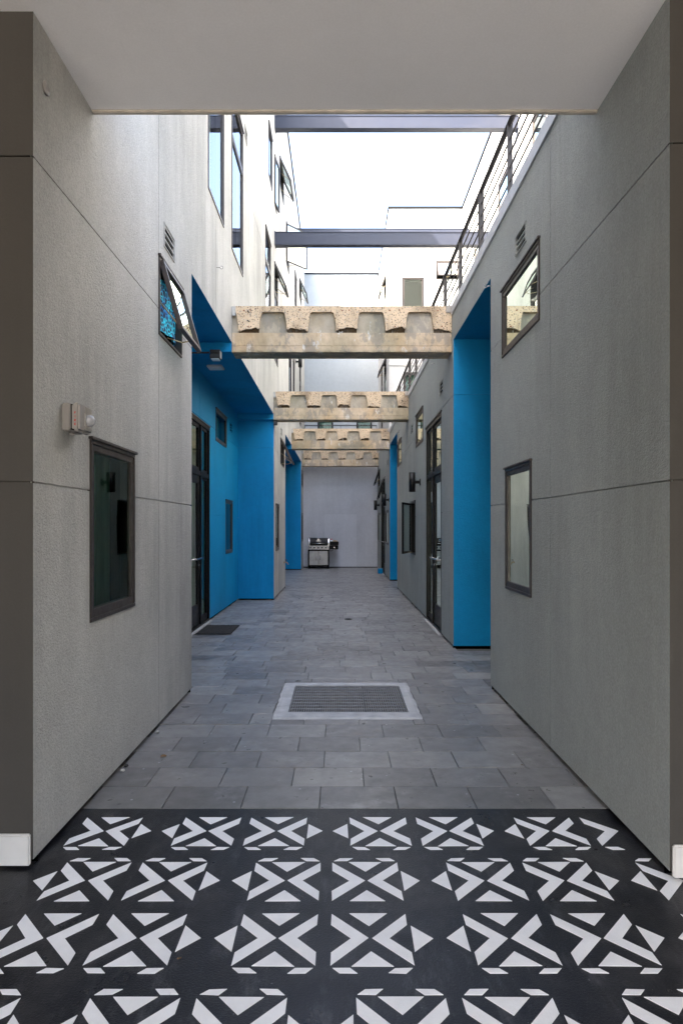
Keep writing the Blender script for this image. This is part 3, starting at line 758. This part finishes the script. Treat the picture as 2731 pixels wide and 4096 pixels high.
# ------------------------------------------------------------------ end building
EB = thing('end_building', 'lavender grey end wall with pale blue storeys rising behind its terrace', 'building')
WE = ywall(23.5, -1)
panels(EB, WE, XL, XR, ZLOW, 4.2, [], [J1, J2 - .05], [], LAV)
MB().box(-.568, .625, ZLOW, 1.98, .0015, .004, WE).build('wall_patch', LAV2, EB)
MB().box(XL, XR, 23.5, 24.4, 4.1, 4.2).build('terrace_deck', CURB, EB)
hE = [(-.85, -.25, 4.25, 6.3), (.65, 1.25, 4.25, 6.3)]
panels(EB, ywall(24.4, -1), XL - .1, XF + .1, 4.2, 11.28, [], [], hE, PALEB)
for h in hE: window(EB, ywall(24.4, -1), *h, blind=CUR_TEAL, mat=BLACKF)
MB().box(XL - .1, XF + .1, 24.37, 27, 11.28, 11.33).build('coping', COPING, EB)
MB().box(XL - .1, XF + .1, 24.68, 27, -.1, 11.27).build('building_core', PALEB, EB)

# ------------------------------------------------------------------ covered passage over the camera
PS = thing('covered_passage', 'flat pale grey plaster ceiling spanning the passage mouth overhead', 'ceiling')
MB().box(-4.0, 4.0, -4.0, 3.445, ZC, ZC + .2).build('ceiling_slab', SOFFIT, PS)
MB().box(XL - .002, XR + .002, 3.446, 3.475, ZC - .012, ZC + .2, WORLD, .004).build('drip_edge', DRIP, PS)
MB().box(-4.0, 4.0, -4.0, 3.44, ZC + .21, 4.3).build('roof_deck', CURB, PS)
m = MB(); m.box(-4.15, -4.0, -4.0, YL0 + .05, -.1, ZC + .2); m.build('side_wall', GREY, PS)
m = MB(); m.box(4.0, 4.15, -4.0, YR0 + .05, -.1, ZC + .2); m.build('side_wall', GREYR, PS)
MB().box(-4.15, 4.15, -4.15, -4.0, 3.5, ZC + .2).build('light_limit_lintel', GREY, PS)  # unseen, added behind the camera; its height is shaped to limit street light
MB().box(-60, 60, -40, -4.02, -.12, -.02).build('bounce_pavement', PAVE, kind='structure')  # unseen pale paving added to bounce sunlight up to the ceiling

# ------------------------------------------------------------------ concrete beams
def concrete_beam(y, label, seed):
    rnd = random.Random(seed)
    B = thing('concrete_beam', label, 'beam', group='sawn concrete beams across the alley')
    z0, zm, z1, dep = 3.70, 3.945, 4.275, .33
    W = ywall(y, -1); x0, x1 = XL + .002, XR - .002
    cs = [-1.45 + .6145 * k for k in range(5)]
    hw = .178; zb = z1 - .072
    prof = [(0, 0), (.003, .2), (.006, .4), (.013, .62), (.022, .82), (.031, .94), (.050, 1.0)]
    q = lambda a=.004: rnd.uniform(-a, a)
    edges = []                                  # solid stretches between the pockets
    for k in range(6):
        a = x0 if k == 0 else cs[k - 1] + hw + q(.008); b = x1 if k == 5 else cs[k] - hw + q(.008)
        a, b = max(a, x0), min(b, x1)
        if b - a > .03: edges.append((a, b, k > 0, k < 5))
    chips = []
    for a, b, lf, rf in edges:
        H_ = zb - zm
        L_ = [(a - dx + q(.0025), zm + H_ * kk) for dx, kk in prof] if lf else [(a, zm), (a, zb)]
        R_ = [(b + dx + q(.0025), zm + H_ * kk) for dx, kk in prof] if rf else [(b, zm), (b, zb)]
        hh = rnd.choice((.03, .045, .035, .06)); sk = rnd.uniform(-.6, .6); n = 9
        jag = [(a + (b - a) * (i + .5) / n, zm + max(.004, hh * (1 + sk * (2 * i / n - 1)) * (.6 if i in (0, n - 1) else 1) + q(.009))) for i in range(n)]
        L_[0] = (L_[0][0], min(jag[0][1], zm + .05)); R_[0] = (R_[0][0], min(jag[-1][1], zm + .05))
        pts = jag + [p for p in R_ if p[1] >= R_[0][1]] + [p for p in L_ if p[1] >= L_[0][1]][::-1]
        MB().poly(pts, W, -.050, 0).build('sawn_tooth', CUT, B)
        chips.append((a, b))
    m = MB(); n = 60; top, bot = [], []
    MB().box(x0, x1, zb + .0002, z1, -.050, 0, W).build('slab_edge', CUT, B)
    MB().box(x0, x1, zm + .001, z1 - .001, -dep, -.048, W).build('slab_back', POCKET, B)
    # broken lower corners, set back under the teeth
    for b, a in chips:
        m = MB(); n = 12; a, b = a - .004, b + .004; top, bot = [], []
        for i in range(n + 1):
            k = i / n; x = b + (a - b) * k
            top.append((x, y + .006 + rnd.uniform(0, .014), zm + .085)); bot.append((x, y + .030 + rnd.uniform(0, .02), zm + .0005))
        for i in range(n): m.quad(bot[i], bot[i + 1], top[i + 1], top[i])
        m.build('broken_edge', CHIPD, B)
    # stem with a ragged lower edge and a form line
    n = 110
    m = MB(); rows = [(zm - .001, .016), (3.86, .012), (3.782, .011), (3.779, .016), (3.774, .016), (3.771, .009), (3.72, .008), (z0 + .004, .010), (z0, .020)]
    idx = []
    for j, (z, dd) in enumerate(rows):
        for i in range(n + 1):
            x = x0 + (x1 - x0) * i / n
            jz = rnd.uniform(-.005, .005) if j in (len(rows) - 2,) else 0
            jd = rnd.uniform(0, .009) * (rnd.random() < .4) if j == len(rows) - 2 else rnd.uniform(-.0015, .0015)
            m.v.append((x, y + dd + jd, z + jz))
    for j in range(len(rows) - 1):
        for i in range(n):
            a = j * (n + 1) + i; m.f.append([a, a + 1, a + n + 2, a + n + 1]); m.s.append(False)
    o = len(m.v)
    for i in range(n + 1): m.v.append((x0 + (x1 - x0) * i / n, y + dep - .005, z0 + .002 * rnd.random()))
    for i in range(n): m.f.append([(len(rows) - 1) * (n + 1) + i, (len(rows) - 1) * (n + 1) + i + 1, o + i + 1, o + i]); m.s.append(False)
    m.quad((x0, y + dep - .005, z0), (x1, y + dep - .005, z0), (x1, y + dep - .005, zm), (x0, y + dep - .005, zm))
    m.build('beam_stem', STEM, B)
    # rebar ends in the sawn teeth
    for c in [(cs[k] + cs[k + 1]) / 2 for k in range(4)] + [1.29]:
        for dx, z in ((-.055, z1 - .055), (.04, z1 - .05), (-.02, zm + .075)):
            if rnd.random() < .85:
                xx = c + dx + rnd.uniform(-.02, .02); MB().tube((xx, y + .01, z + rnd.uniform(-.006, .006)), (xx, y - .0025, z), .0095, 10).build('rebar_end', RUST, B)
    for (xx, zz) in ((-1.12, 4.19), (-1.12, 4.075), (1.30, 4.19), (1.30, 4.07)):
        if rnd.random() < .9: MB().tube((xx, y + .01, zz), (xx - .035, y - .012, zz + .02), .007, 8).build('cut_bolt', GREYP, B)
    MB().box(XR - .075, XR - .003, y - .012, y + .05, z1 - .085, z1 + .006, WORLD, .003).build('end_bracket', BEIGEB, B)
    # left end painted grey like the wall
    MB().box(XL + .003, XL + .05, y - .004, y - .001, zm + .21, z1 - .002).build('painted_end', GREY, B)
    return B
BY = [7.92, 12.90, 17.76, 22.75]
concrete_beam(BY[0], 'nearest and largest sawn concrete beam spanning the alley above the blue recess', 1)
concrete_beam(BY[1], 'second sawn concrete beam from the front, above the blue return wall', 2)
concrete_beam(BY[2], 'third sawn concrete beam from the front, just below the far terrace railing', 3)
concrete_beam(BY[3], 'farthest and smallest sawn concrete beam in front of the end wall', 4)
for y_, z_ in ((BY[0], 'near'), (BY[1], 'far'), (BY[2], 'third')):
    MB().box(XB + .005, XL - .003, y_, min(y_ + .33, 12.995) if y_ < 13 else y_ + .33, 3.70, ZS - .002, WORLD, .006).build('blue_beam_end', BLUE, LB)

# ------------------------------------------------------------------ steel beams
def steel_beam(y, z, label):
    m = MB(); h = .27; t = .014; x0, x1 = XL + .014, XS - .005
    m.box(x0, x1, y, y + .16, z, z + t); m.box(x0, x1, y, y + .16, z + h - t, z + h); m.box(x0, x1, y + .012, y + .024, z + t, z + h - t)
    S = m.build('steel_beam', STEEL, None, label=label, cat='beam', group='grey steel beams high across the alley')
    MB().box(XL + .002, XL + .013, y - .012, y + .172, z - .012, z + h + .012).build('end_plate', STEEL, S)
steel_beam(13.15, 7.39, 'lower grey steel beam crossing the sky gap above the nearest concrete beam')
steel_beam(13.15, 9.82, 'topmost grey steel beam close under the ceiling edge')
steel_beam(18.15, 9.83, 'far grey steel beam showing as a thin strip behind the lower one')

# ------------------------------------------------------------------ railings
def railing(name, label, a, b, ztop, zbot, nposts, nrails, doubles=()):
    a, b = Vector(a), Vector(b); g = thing(name, label, 'railing')
    L = (b - a).length; U = (b - a).normalized(); side = Vector((U.y, -U.x, 0))
    Wp = Plane((a.x, a.y, 0), U, side, (0, 0, 1))
    MB().box(0, L, -.026, .026, ztop - .012, ztop, Wp, .002).build('top_rail', RAILM, g)
    for i in range(nposts):
        u = L * i / (nposts - 1)
        m = MB()
        for du in ((-.028, .028) if i in doubles else (0,)):
            m.box(u + du - .006, u + du + .006, -.024, .024, zbot, ztop - .013, Wp)
        m.build('post', RAILM, g)
    for k in range(nrails):
        z = zbot + .10 + (ztop - zbot - .13) * k / (nrails - 1) if nrails > 1 else zbot + .5
        m = MB(); m.tube(Wp.P(.0, 0, z), Wp.P(L, 0, z), .0082, 6); m.build('rail', RAILM, g)
    return g
railing('terrace_railing', 'brown metal railing with thin horizontal bars along the right terrace edge', (1.57, 4.64, 0), (1.57, 18.92, 0), 5.24, 4.20, 13, 8, doubles=(2, 8))
railing('terrace_railing', 'far metal railing on the end terrace seen between two concrete beams', (XL + .05, 23.6, 0), (XR - .03, 23.6, 0), 5.32, 4.20, 5, 7)

# ------------------------------------------------------------------ cylinder wall lights
def wall_light(y, z0, n, x, label):
    h = .337; g = thing('wall_light', label, 'wall light', group='black cylinder wall lights')
    cx = x + n * .142
    MB().lathe((cx, y, z0), [(.045, .012), (.052, 0), (.058, 0), (.058, h), (.050, h), (.048, h - .012)], 24).build('lamp_cylinder', LIGHTB, g)
    m = MB(); m.box(min(x + n * .012, cx), max(x + n * .012, cx), y - .022, y + .022, z0 + h * .42, z0 + h * .58, WORLD, .004); m.build('bracket', LIGHTB, g)
    MB().box(min(x, x + n * .014), max(x, x + n * .014), y - .05, y + .05, z0 + h * .33, z0 + h * .67, WORLD, .003).build('back_plate', LIGHTB, g)
wall_light(11.03, 2.12, -1, XR, 'black cylinder wall light beside the nearest right-hand entrance door')
wall_light(17.95, 2.11, -1, XR, 'black cylinder wall light just past the far blue recess on the right')
wall_light(22.3, 2.11, -1, XR, 'smallest black cylinder wall light on the right, nearest the end wall')
wall_light(19.4, 6.42, 1, XL, 'black cylinder light high on the left wall under the nearest concrete beam')

# ------------------------------------------------------------------ fire alarm on the near left wall
FA = thing('fire_alarm', 'grey fire alarm horn with clear strobe lens and red vertical lettering', 'alarm')
ya, za = 3.07, 1.972
WLa = Plane((XL, ya, za), (0, 1, 0), (0, 0, 1), (1, 0, 0))
MB().box(0, .165, 0, .135, .0005, .044, WLa, .006).build('back_box', ALARM, FA)
MB().box(.006, .159, .006, .129, .044, .048, WLa).build('painted_gap_shade', BLACK, FA)  # black spacer paints the shade between back box and cover
MB().box(-.001, .166, -.001, .136, .048, .088, WLa, .011).build('cover', ALARM, FA)
m = MB()
for k in range(8): m.box(.070, .150, .086 + .0055 * k, .0885 + .0055 * k, .088, .094 - .0002 * k, WLa)
for k in range(4): m.box(.070, .150, .012 + .0055 * k, .0145 + .0055 * k, .088, .094, WLa)
m.build('horn_grille', ALARMW, FA)
m = MB(); c_ = WLa.P(.10, .062, .088)
m.lathe(tuple(c_), [(.030, 0), (.030, .012), (.028, .022), (.020, .032), (.010, .037), (.002, .0385)], 20, 'x')
m.build('strobe_lens', LENS, FA)
MB().box(.06, .14, .030, .094, .0882, .0915, WLa, .002).build('strobe_base', ALARMW, FA)
# letters F I R E, stacked on the narrow side facing the passage mouth
WF_ = Plane((XL, ya - .0012, za), (1, 0, 0), (0, 0, 1), (0, -1, 0))
def letter(ch, u, v, w_, h):
    s = .0024; m = MB(); B = lambda a, b, c, d: m.box(u + a, u + b, v + c, v + d, 0, .0006, WF_)
    if ch in 'FER':
        B(0, s, 0, h); B(s, w_, h - s, h); B(s, w_ * .85, h * .5 - s / 2, h * .5 + s / 2)
    if ch == 'E': B(s, w_, 0, s)
    if ch == 'I': B(w_ / 2 - s / 2, w_ / 2 + s / 2, 0, h)
    if ch == 'R':
        B(w_ - s, w_, h * .5 + s / 2, h - s)
        m.poly([(u + s, v + h * .5 - s / 2), (u + s * 2.1, v + h * .5 - s / 2), (u + w_, v), (u + w_ - s * 1.2, v)], WF_, 0, .0006)
    m.build('letter', REDP, FA)
for i, ch in enumerate('FIRE'): letter(ch, .0645, .080 - i * .0185, .0085, .0115)
m = MB(); m.tube(WLa.P(.07, -.002, .022), WLa.P(.07, -.014, .022), .014, 14); m.build('conduit_knockout', ALARM, FA)
MB().lathe(tuple(WLa.P(.06, .135, .012)), [(.022, 0), (.018, .005), (.006, .010)], 10).build('sealant_blob', ALARM, FA)

# ------------------------------------------------------------------ floor drain with grate
DG = thing('drain_grate', 'steel bar grating set in a pale concrete surround in the paving', 'drain')
gx0, gx1, gy0, gy1 = -.413, .552, 5.11, 5.965
m = MB(); rnd = random.Random(5)
def ring_strip(o, i_, zo, zi):
    for k in range(len(o)):
        k2 = (k + 1) % len(o); m.quad((*o[k], zo), (*o[k2], zo), (*i_[k2], zi), (*i_[k], zi))
def rect_ring(x0, x1, y0, y1, j, n=14):
    p = [(x0 + (x1 - x0) * i / n, y0) for i in range(n)] + [(x1, y0 + (y1 - y0) * i / n) for i in range(n)] + [(x1 - (x1 - x0) * i / n, y1) for i in range(n)] + [(x0, y1 - (y1 - y0) * i / n) for i in range(n)]
    return [(a + rnd.uniform(-j, j), b + rnd.uniform(-j, j)) for a, b in p]
o_ = rect_ring(GR[0], GR[1], GR[2], GR[3], .009); mid = rect_ring(GR[0] + .03, GR[1] - .03, GR[2] + .03, GR[3] - .03, .006); i_ = rect_ring(gx0 - .004, gx1 + .004, gy0 - .004, gy1 + .004, 0)
ring_strip(o_, mid, -.004, .006); ring_strip(mid, i_, .006, .004); ring_strip(o_, o_, -.004, -.06); ring_strip(i_, i_, .004, -.09)
m.build('concrete_surround', CURB, DG)
m = MB(); e = .004
m.quad((gx0 - e, gy0 - e, -.6), (gx1 + e, gy0 - e, -.6), (gx1 + e, gy1 + e, -.6), (gx0 - e, gy1 + e, -.6))
for (a, b) in (((gx0 - e, gy0 - e), (gx1 + e, gy0 - e)), ((gx1 + e, gy0 - e), (gx1 + e, gy1 + e)), ((gx1 + e, gy1 + e), (gx0 - e, gy1 + e)), ((gx0 - e, gy1 + e), (gx0 - e, gy0 - e))):
    m.quad((*a, -.6), (*b, -.6), (*b, -.09), (*a, -.09))
m.build('drain_pit', BLACK, DG)
nb = 50; seam = .21
bar = MB(); bar.box(-.0013, .0013, 0, gy1 - gy0 - .004, -.032, 0); bme = bar.mesh('bearing_bar'); bme.materials.append(GRATE)
for i in range(nb + 1):
    o = bpy.data.objects.new('bearing_bar', bme); COL.objects.link(o); o.parent = DG
    o.location = (gx0 + .004 + (gx1 - gx0 - .008) * i / nb, gy0 + .002, .002)
for i in range(10):
    yy = gy0 + .012 + (gy1 - gy0 - .024) * i / 9
    MB().box(gx0 + .003, gx1 - .003, yy - .0028, yy + .0028, -.002, .0030).build('cross_rod', GRATE, DG)
MB().box(seam - .002, seam + .002, gy0 + .002, gy1 - .002, -.03, .0036).build('panel_seam', BLACKF, DG)

FD = MB().lathe((.14, 10.29, .0005), [(.062, 0), (.062, .004), (.052, .005), (.050, .002)], 24).build('floor_drain', GREYP, None, label='small round metal drain cover in the paving right of centre', cat='drain')
for i in range(5): MB().box(.14 - .04, .14 + .04, 10.255 + i * .017, 10.262 + i * .017, .0026, .0045).build('slot', BLACK, FD)

# ------------------------------------------------------------------ doormat
m = MB(); nx, ny = 24, 26; rnd = random.Random(3)
x0, x1, y0, y1 = -2.02, -1.515, 8.81, 9.61
for j in range(ny + 1):
    for i in range(nx + 1):
        ed = i in (0, nx) or j in (0, ny)
        m.v.append((x0 + (x1 - x0) * i / nx + (rnd.uniform(-.004, .004) if ed else 0), y0 + (y1 - y0) * j / ny + (rnd.uniform(-.004, .004) if ed else 0), .004 + (.002 if ed else .012 + rnd.uniform(0, .005))))
for j in range(ny):
    for i in range(nx):
        a = j * (nx + 1) + i; m.f.append([a, a + 1, a + nx + 2, a + nx + 1]); m.s.append(False)
m.build('doormat', MATM, None, label='black fibre doormat lying before the left glazed door', cat='doormat')

# ------------------------------------------------------------------ devices under the left soffit
CL = thing('ceiling_light', 'square white surface light on the blue recess soffit', 'ceiling light')
cy = 9.13; cx_ = -1.79
MB().box(cx_ - .11, cx_ + .11, cy - .11, cy + .11, ZS - .028, ZS - .0005, WORLD, .006).build('housing', TRIM, CL)
MB().box(cx_ - .088, cx_ + .088, cy - .088, cy + .088, ZS - .033, ZS - .029, WORLD, .003).build('diffuser', OPAL, CL)
CL2 = thing('ceiling_light', 'small square light on the far blue recess soffit', 'ceiling light')
MB().box(-1.85, -1.63, 17.9, 18.12, ZS - .028, ZS - .0005, WORLD, .006).build('housing', TRIM, CL2)
MB().box(-1.828, -1.652, 17.922, 18.098, ZS - .033, ZS - .029, WORLD, .003).build('diffuser', OPAL, CL2)
EM = thing('emergency_light', 'dark boxy device hanging on a conduit below the nearest beam end', 'light fixture')
MB().box(-1.60, -1.475, 7.79, 7.905, 3.655, 3.695, WORLD, .004).build('junction_box', GREYP, EM)
MB().box(-1.60, -1.475, 7.78, 7.9, 3.59, 3.645, WORLD, .006).build('body', GREYP, EM)
MB().box(-1.585, -1.49, 7.79, 7.89, 3.575, 3.589, WORLD, .003).build('lens', OPAL, EM)
m = MB()
for k in range(3): m.box(-1.476, -1.468, 7.79 + k * .03, 7.81 + k * .03, 3.595, 3.675)
m.build('fin', ALARMW, EM)
MB().path([(-2.07, 7.86, 3.668), (-1.62, 7.86, 3.675)], .011, 10).build('conduit', GREYP, EM)
BX = MB().box(XL + .002, XL + .075, 12.93, 13.02, 3.60, 3.685, WORLD, .004).build('junction_box', GREYP, None, label='small dark box under the left end of the second concrete beam', cat='electrical box')

# ------------------------------------------------------------------ hose tap, hooks
TP = thing('hose_tap', 'small brass hose tap on the left pier past the blue wall', 'tap')
yt, zt = 15.28, .655
MB().lathe((XL + .001, yt, zt), [(.032, 0), (.032, .006), (.012, .010)], 14, 'x').build('wall_flange', BRASS, TP)
MB().path([(XL, yt, zt), (XL + .07, yt, zt), (XL + .105, yt, zt - .035), (XL + .108, yt, zt - .06)], .013, 10).build('spout', BRASS, TP)
m = MB(); m.tube((XL + .06, yt, zt), (XL + .06, yt, zt + .05), .008, 8); m.lathe((XL + .06, yt, zt + .05), [(.028, 0), (.03, .006), (.026, .012)], 12); m.build('handwheel', GREYP, TP)
def hook(x, y, z, n, label):
    g = thing('eye_hook', label, 'hook')
    MB().tube((x, y, z), (x + n * .04, y, z), .004, 8).build('shank', CHROME, g)
    pts = [(x + n * (.055 + .016 * math.cos(a)), y, z + .016 * math.sin(a)) for a in [math.pi + k * math.pi / 7 for k in range(13)]]
    MB().path(pts, .0035, 6).build('hook_loop', CHROME, g)
hook(XR, 5.86, 3.74, -1, 'small metal hook at the top corner of the right blue recess')
hook(XL, 6.95, 4.36, 1, 'small metal hook on the left wall above the blue soffit')
hook(XR, 9.35, 3.93, -1, 'small metal hook high on the right wall below the terrace flashing')
m = MB().lathe((XL + .001, 2.905, 3.52), [(.030, 0), (.030, .008), (.012, .011)], 14, 'x'); EP = m.build('cable_grommet', ALARM, None, label='small round fitting high on the left wall near the ceiling', cat='fitting')
BK = thing('blue_smudge_block', 'low blue block standing in for a smudge at the foot of the far right doorway', 'stand_in')
MB().box(XR - .16, XR - .02, 20.35, 20.75, .004, .15, WORLD, .006).build('block', BLUE, BK)  # made-up block in place of a blue smudge, not a real doorstep

# ------------------------------------------------------------------ gas grill at the end wall
GL = thing('gas_grill', 'black and stainless gas barbecue grill with side burner against the end wall', 'grill')
gxl, gxr, yf, yb = -1.142, -.376, 22.78, 23.30
def gb(name, mat, *a, c=.006, par=GL): return MB().box(*a, WORLD, c).build(name, mat, par)
# cart
for xx in (gxl, gxr - .05):
    for yy in (yf, yb - .05): gb('leg', ENAMEL, xx, xx + .05, yy, yy + .05, .075, .69, c=.004)
gb('base_shelf', ENAMEL, gxl, gxr, yf + .001, yb, .085, .128); gb('side_panel', ENAMEL, gxl + .002, gxl + .02, yf + .05, yb - .05, .13, .68); gb('side_panel', ENAMEL, gxr - .02, gxr - .002, yf + .05, yb - .05, .13, .68)
gb('back_panel', ENAMEL, gxl + .02, gxr - .02, yb - .06, yb - .05, .13, .68)
xm = (gxl + gxr) / 2 - .005
for (a, b, hx) in ((gxl + .052, xm - .007, xm - .075), (xm + .007, gxr - .052, xm + .065)):
    d_ = gb('cabinet_door', STAIN, a, b, yf - .006, yf + .016, .138, .640, c=.004)
    m = MB(); m.tube((hx, yf - .035, .30), (hx, yf - .035, .485), .010, 10); m.tube((hx, yf - .035, .31), (hx, yf - .004, .31), .007, 8); m.tube((hx, yf - .035, .475), (hx, yf - .004, .475), .007, 8)
    m.build('door_handle', CHROME, d_)
gb('cart_rail', ENAMEL, gxl, gxr, yf, yf + .04, .645, .692, c=.004)
# control panel
gb('control_panel', STAIN, gxl + .03, gxr - .002, yf - .035, yf + .06, .70, .835, c=.01)
for k in range(2): gb('panel_trim', CHROME, gxl + .028, gxr, yf - .042, yf - .030, (.698, .826)[k], (.708, .838)[k], c=.003)
for k in range(5):
    xx = gxl + .095 + .138 * k
    m = MB(); m.lathe((xx, yf - .036, .765), [(.036, 0), (.034, -.004)], 18, 'y'); kb = m.build('knob', CHROME, GL)
    MB().lathe((xx, yf - .041, .765), [(.026, 0), (.024, -.026), (.020, -.030)], 16, 'y').build('knob_grip', ENAMEL, kb)
# firebox and hood (curved profile swept in x)
gb('firebox', ENAMEL, gxl + .035, gxr - .005, yf + .03, yb - .04, .70, .84)
prof = []
for k in range(9):
    a = math.pi / 2 * k / 8
    prof.append((yf + .185 - .17 * math.cos(a) , .84 + .05 + .225 * math.sin(a)))
prof = [(yf + .012, .842)] + prof + [(yb - .05, 1.105), (yb - .02, .98), (yb - .02, .842)]
WXp = Plane((0, 0, 0), (0, 1, 0), (0, 0, 1), (1, 0, 0))
hood = MB().poly(prof, WXp, gxl + .065, gxr - .04).build('hood', ENAMEL, GL)
big = [(y_ - .008 if y_ < yf + .2 else y_ + .004, z_ + (.008 if z_ > .9 else 0)) for y_, z_ in prof]
MB().poly(big, WXp, gxl + .025, gxl + .064).build('hood_end_cap', CHROME, hood); MB().poly(big, WXp, gxr - .039, gxr).build('hood_end_cap', CHROME, hood)
m = MB(); hy = yf - .048
m.tube((gxl + .14, hy, .918), (gxr - .12, hy, .918), .013, 12); m.build('hood_handle', CHROME, hood)
for xx in (gxl + .13, gxr - .11): MB().box(xx - .022, xx + .022, hy - .015, yf + .015, .895, .935, WORLD, .006).build('handle_mount', ENAMEL, hood)
m = MB(); m.box(xm - .085, xm + .085, yf + .012, yf + .024, .985, 1.02, WORLD, .004); m.build('badge_plate', CHROME, hood)
m = MB(); m.lathe((xm, yf + .042, 1.045), [(.05, 0), (.048, -.008)], 20, 'y'); m.build('thermometer', CHROME, hood)
# side burner
sx0, sx1 = gxr + .002, -.048
gb('side_shelf', ENAMEL, sx0, sx1, yf - .02, yb - .06, .70, .845, c=.012); gb('side_lid', ENAMEL, sx0 + .01, sx1 + .012, yf, yb - .08, .855, .985, c=.014)
m = MB(); m.lathe(((sx0 + sx1) / 2 + .02, yf - .021, .77), [(.034, 0), (.030, -.02), (.024, -.026)], 18, 'y'); m.build('side_knob', CHROME, GL)
pts = [(sx0 + .10 + .06 * math.cos(a) - .03, yf + .1, .70 + .06 * math.sin(a)) for a in [math.pi + k * math.pi / 10 for k in range(11)]]
MB().path(pts, .009, 8).build('gas_hose', RUBBER, GL)
for xx in (gxl + .05, gxr - .03):
    for yy in (yf + .03, yb - .03):
        m = MB(); m.lathe((xx - .014, yy, .038), [(.036, 0), (.038, .004), (.038, .024), (.036, .028)], 16, 'x'); cs_ = m.build('caster', RUBBER, GL)
        MB().box(xx - .02, xx + .02, yy - .012, yy + .012, .06, .09, WORLD, .003).build('caster_fork', GREYP, cs_)
BT = thing('bottle', 'white squat bottle with red cap on the grill side burner', 'bottle')
MB().lathe((-.305, yf + .12, .986), [(.055, 0), (.066, .006), (.066, .035), (.05, .052), (.032, .060)], 18).build('bottle_body', WPLAST, BT)
MB().lathe((-.305, yf + .12, 1.046), [(.036, 0), (.036, .028), (.032, .034)], 18).build('cap', REDCAP, BT)
m = MB(); rnd = random.Random(9)
for k in range(9): m.box(-.19 + rnd.uniform(-.06, .07), -.15 + rnd.uniform(-.04, .08), yf + .05 + rnd.uniform(0, .1), yf + .13 + rnd.uniform(0, .12), .9865, 1.0 + rnd.uniform(0, .038), WORLD, .006)
m.build('crumpled_paper', BREAD, None, label='crumpled tan paper beside the bottle on the grill side burner', cat='paper')

# ------------------------------------------------------------------ litter
rnd = random.Random(21)
def leaf(x, y, s, mat, label, cat, name, z=.003):
    m = MB(); a = rnd.uniform(0, 6.28); pts = []
    for k in range(9):
        t_ = 2 * math.pi * k / 9; rr = s * (.55 + .45 * abs(math.cos(t_))) * rnd.uniform(.8, 1.1)
        pts.append((x + rr * math.cos(t_ + a), y + .6 * rr * math.sin(t_ + a), z + rnd.uniform(0, s * .35)))
    m.add(pts + [(x, y, z + s * .12)], [(k, (k + 1) % 9, 9) for k in range(9)])
    m.build(name, mat, None, label=label, cat=cat)
leaf(-.555, 2.19, .011, LEAF, 'tiny brown scrap on the black painted floor left of centre', 'leaf', 'dry_leaf')
leaf(-1.15, 4.12, .03, LEAF, 'dry brown leaf on the paving near the left wall', 'leaf', 'dry_leaf')
leaf(-1.29, 15.9, .05, LEAF, 'dry leaf on the paving below the hose tap', 'leaf', 'dry_leaf')
leaf(1.15, 3.97, .014, LEAF, 'dry brown scrap on the paving near the right wall', 'leaf', 'dry_leaf')
st = MB()
for k, (x, y) in enumerate([(-1.335, 3.95), (-1.33, 3.87), (-1.325, 4.6)]):
    m = MB(); m.lathe((x, y, .001), [(.008, 0), (.016, .006), (.013, .014), (.004, .018)], 8)
    m.build('pebble', GRIT if k else GREYP, None, label=('dark pebble in the gap below the left wall', 'pale pebble in the gap below the left wall, nearest', 'pale pebble in the gap below the left wall, farthest')[k], cat='pebble')
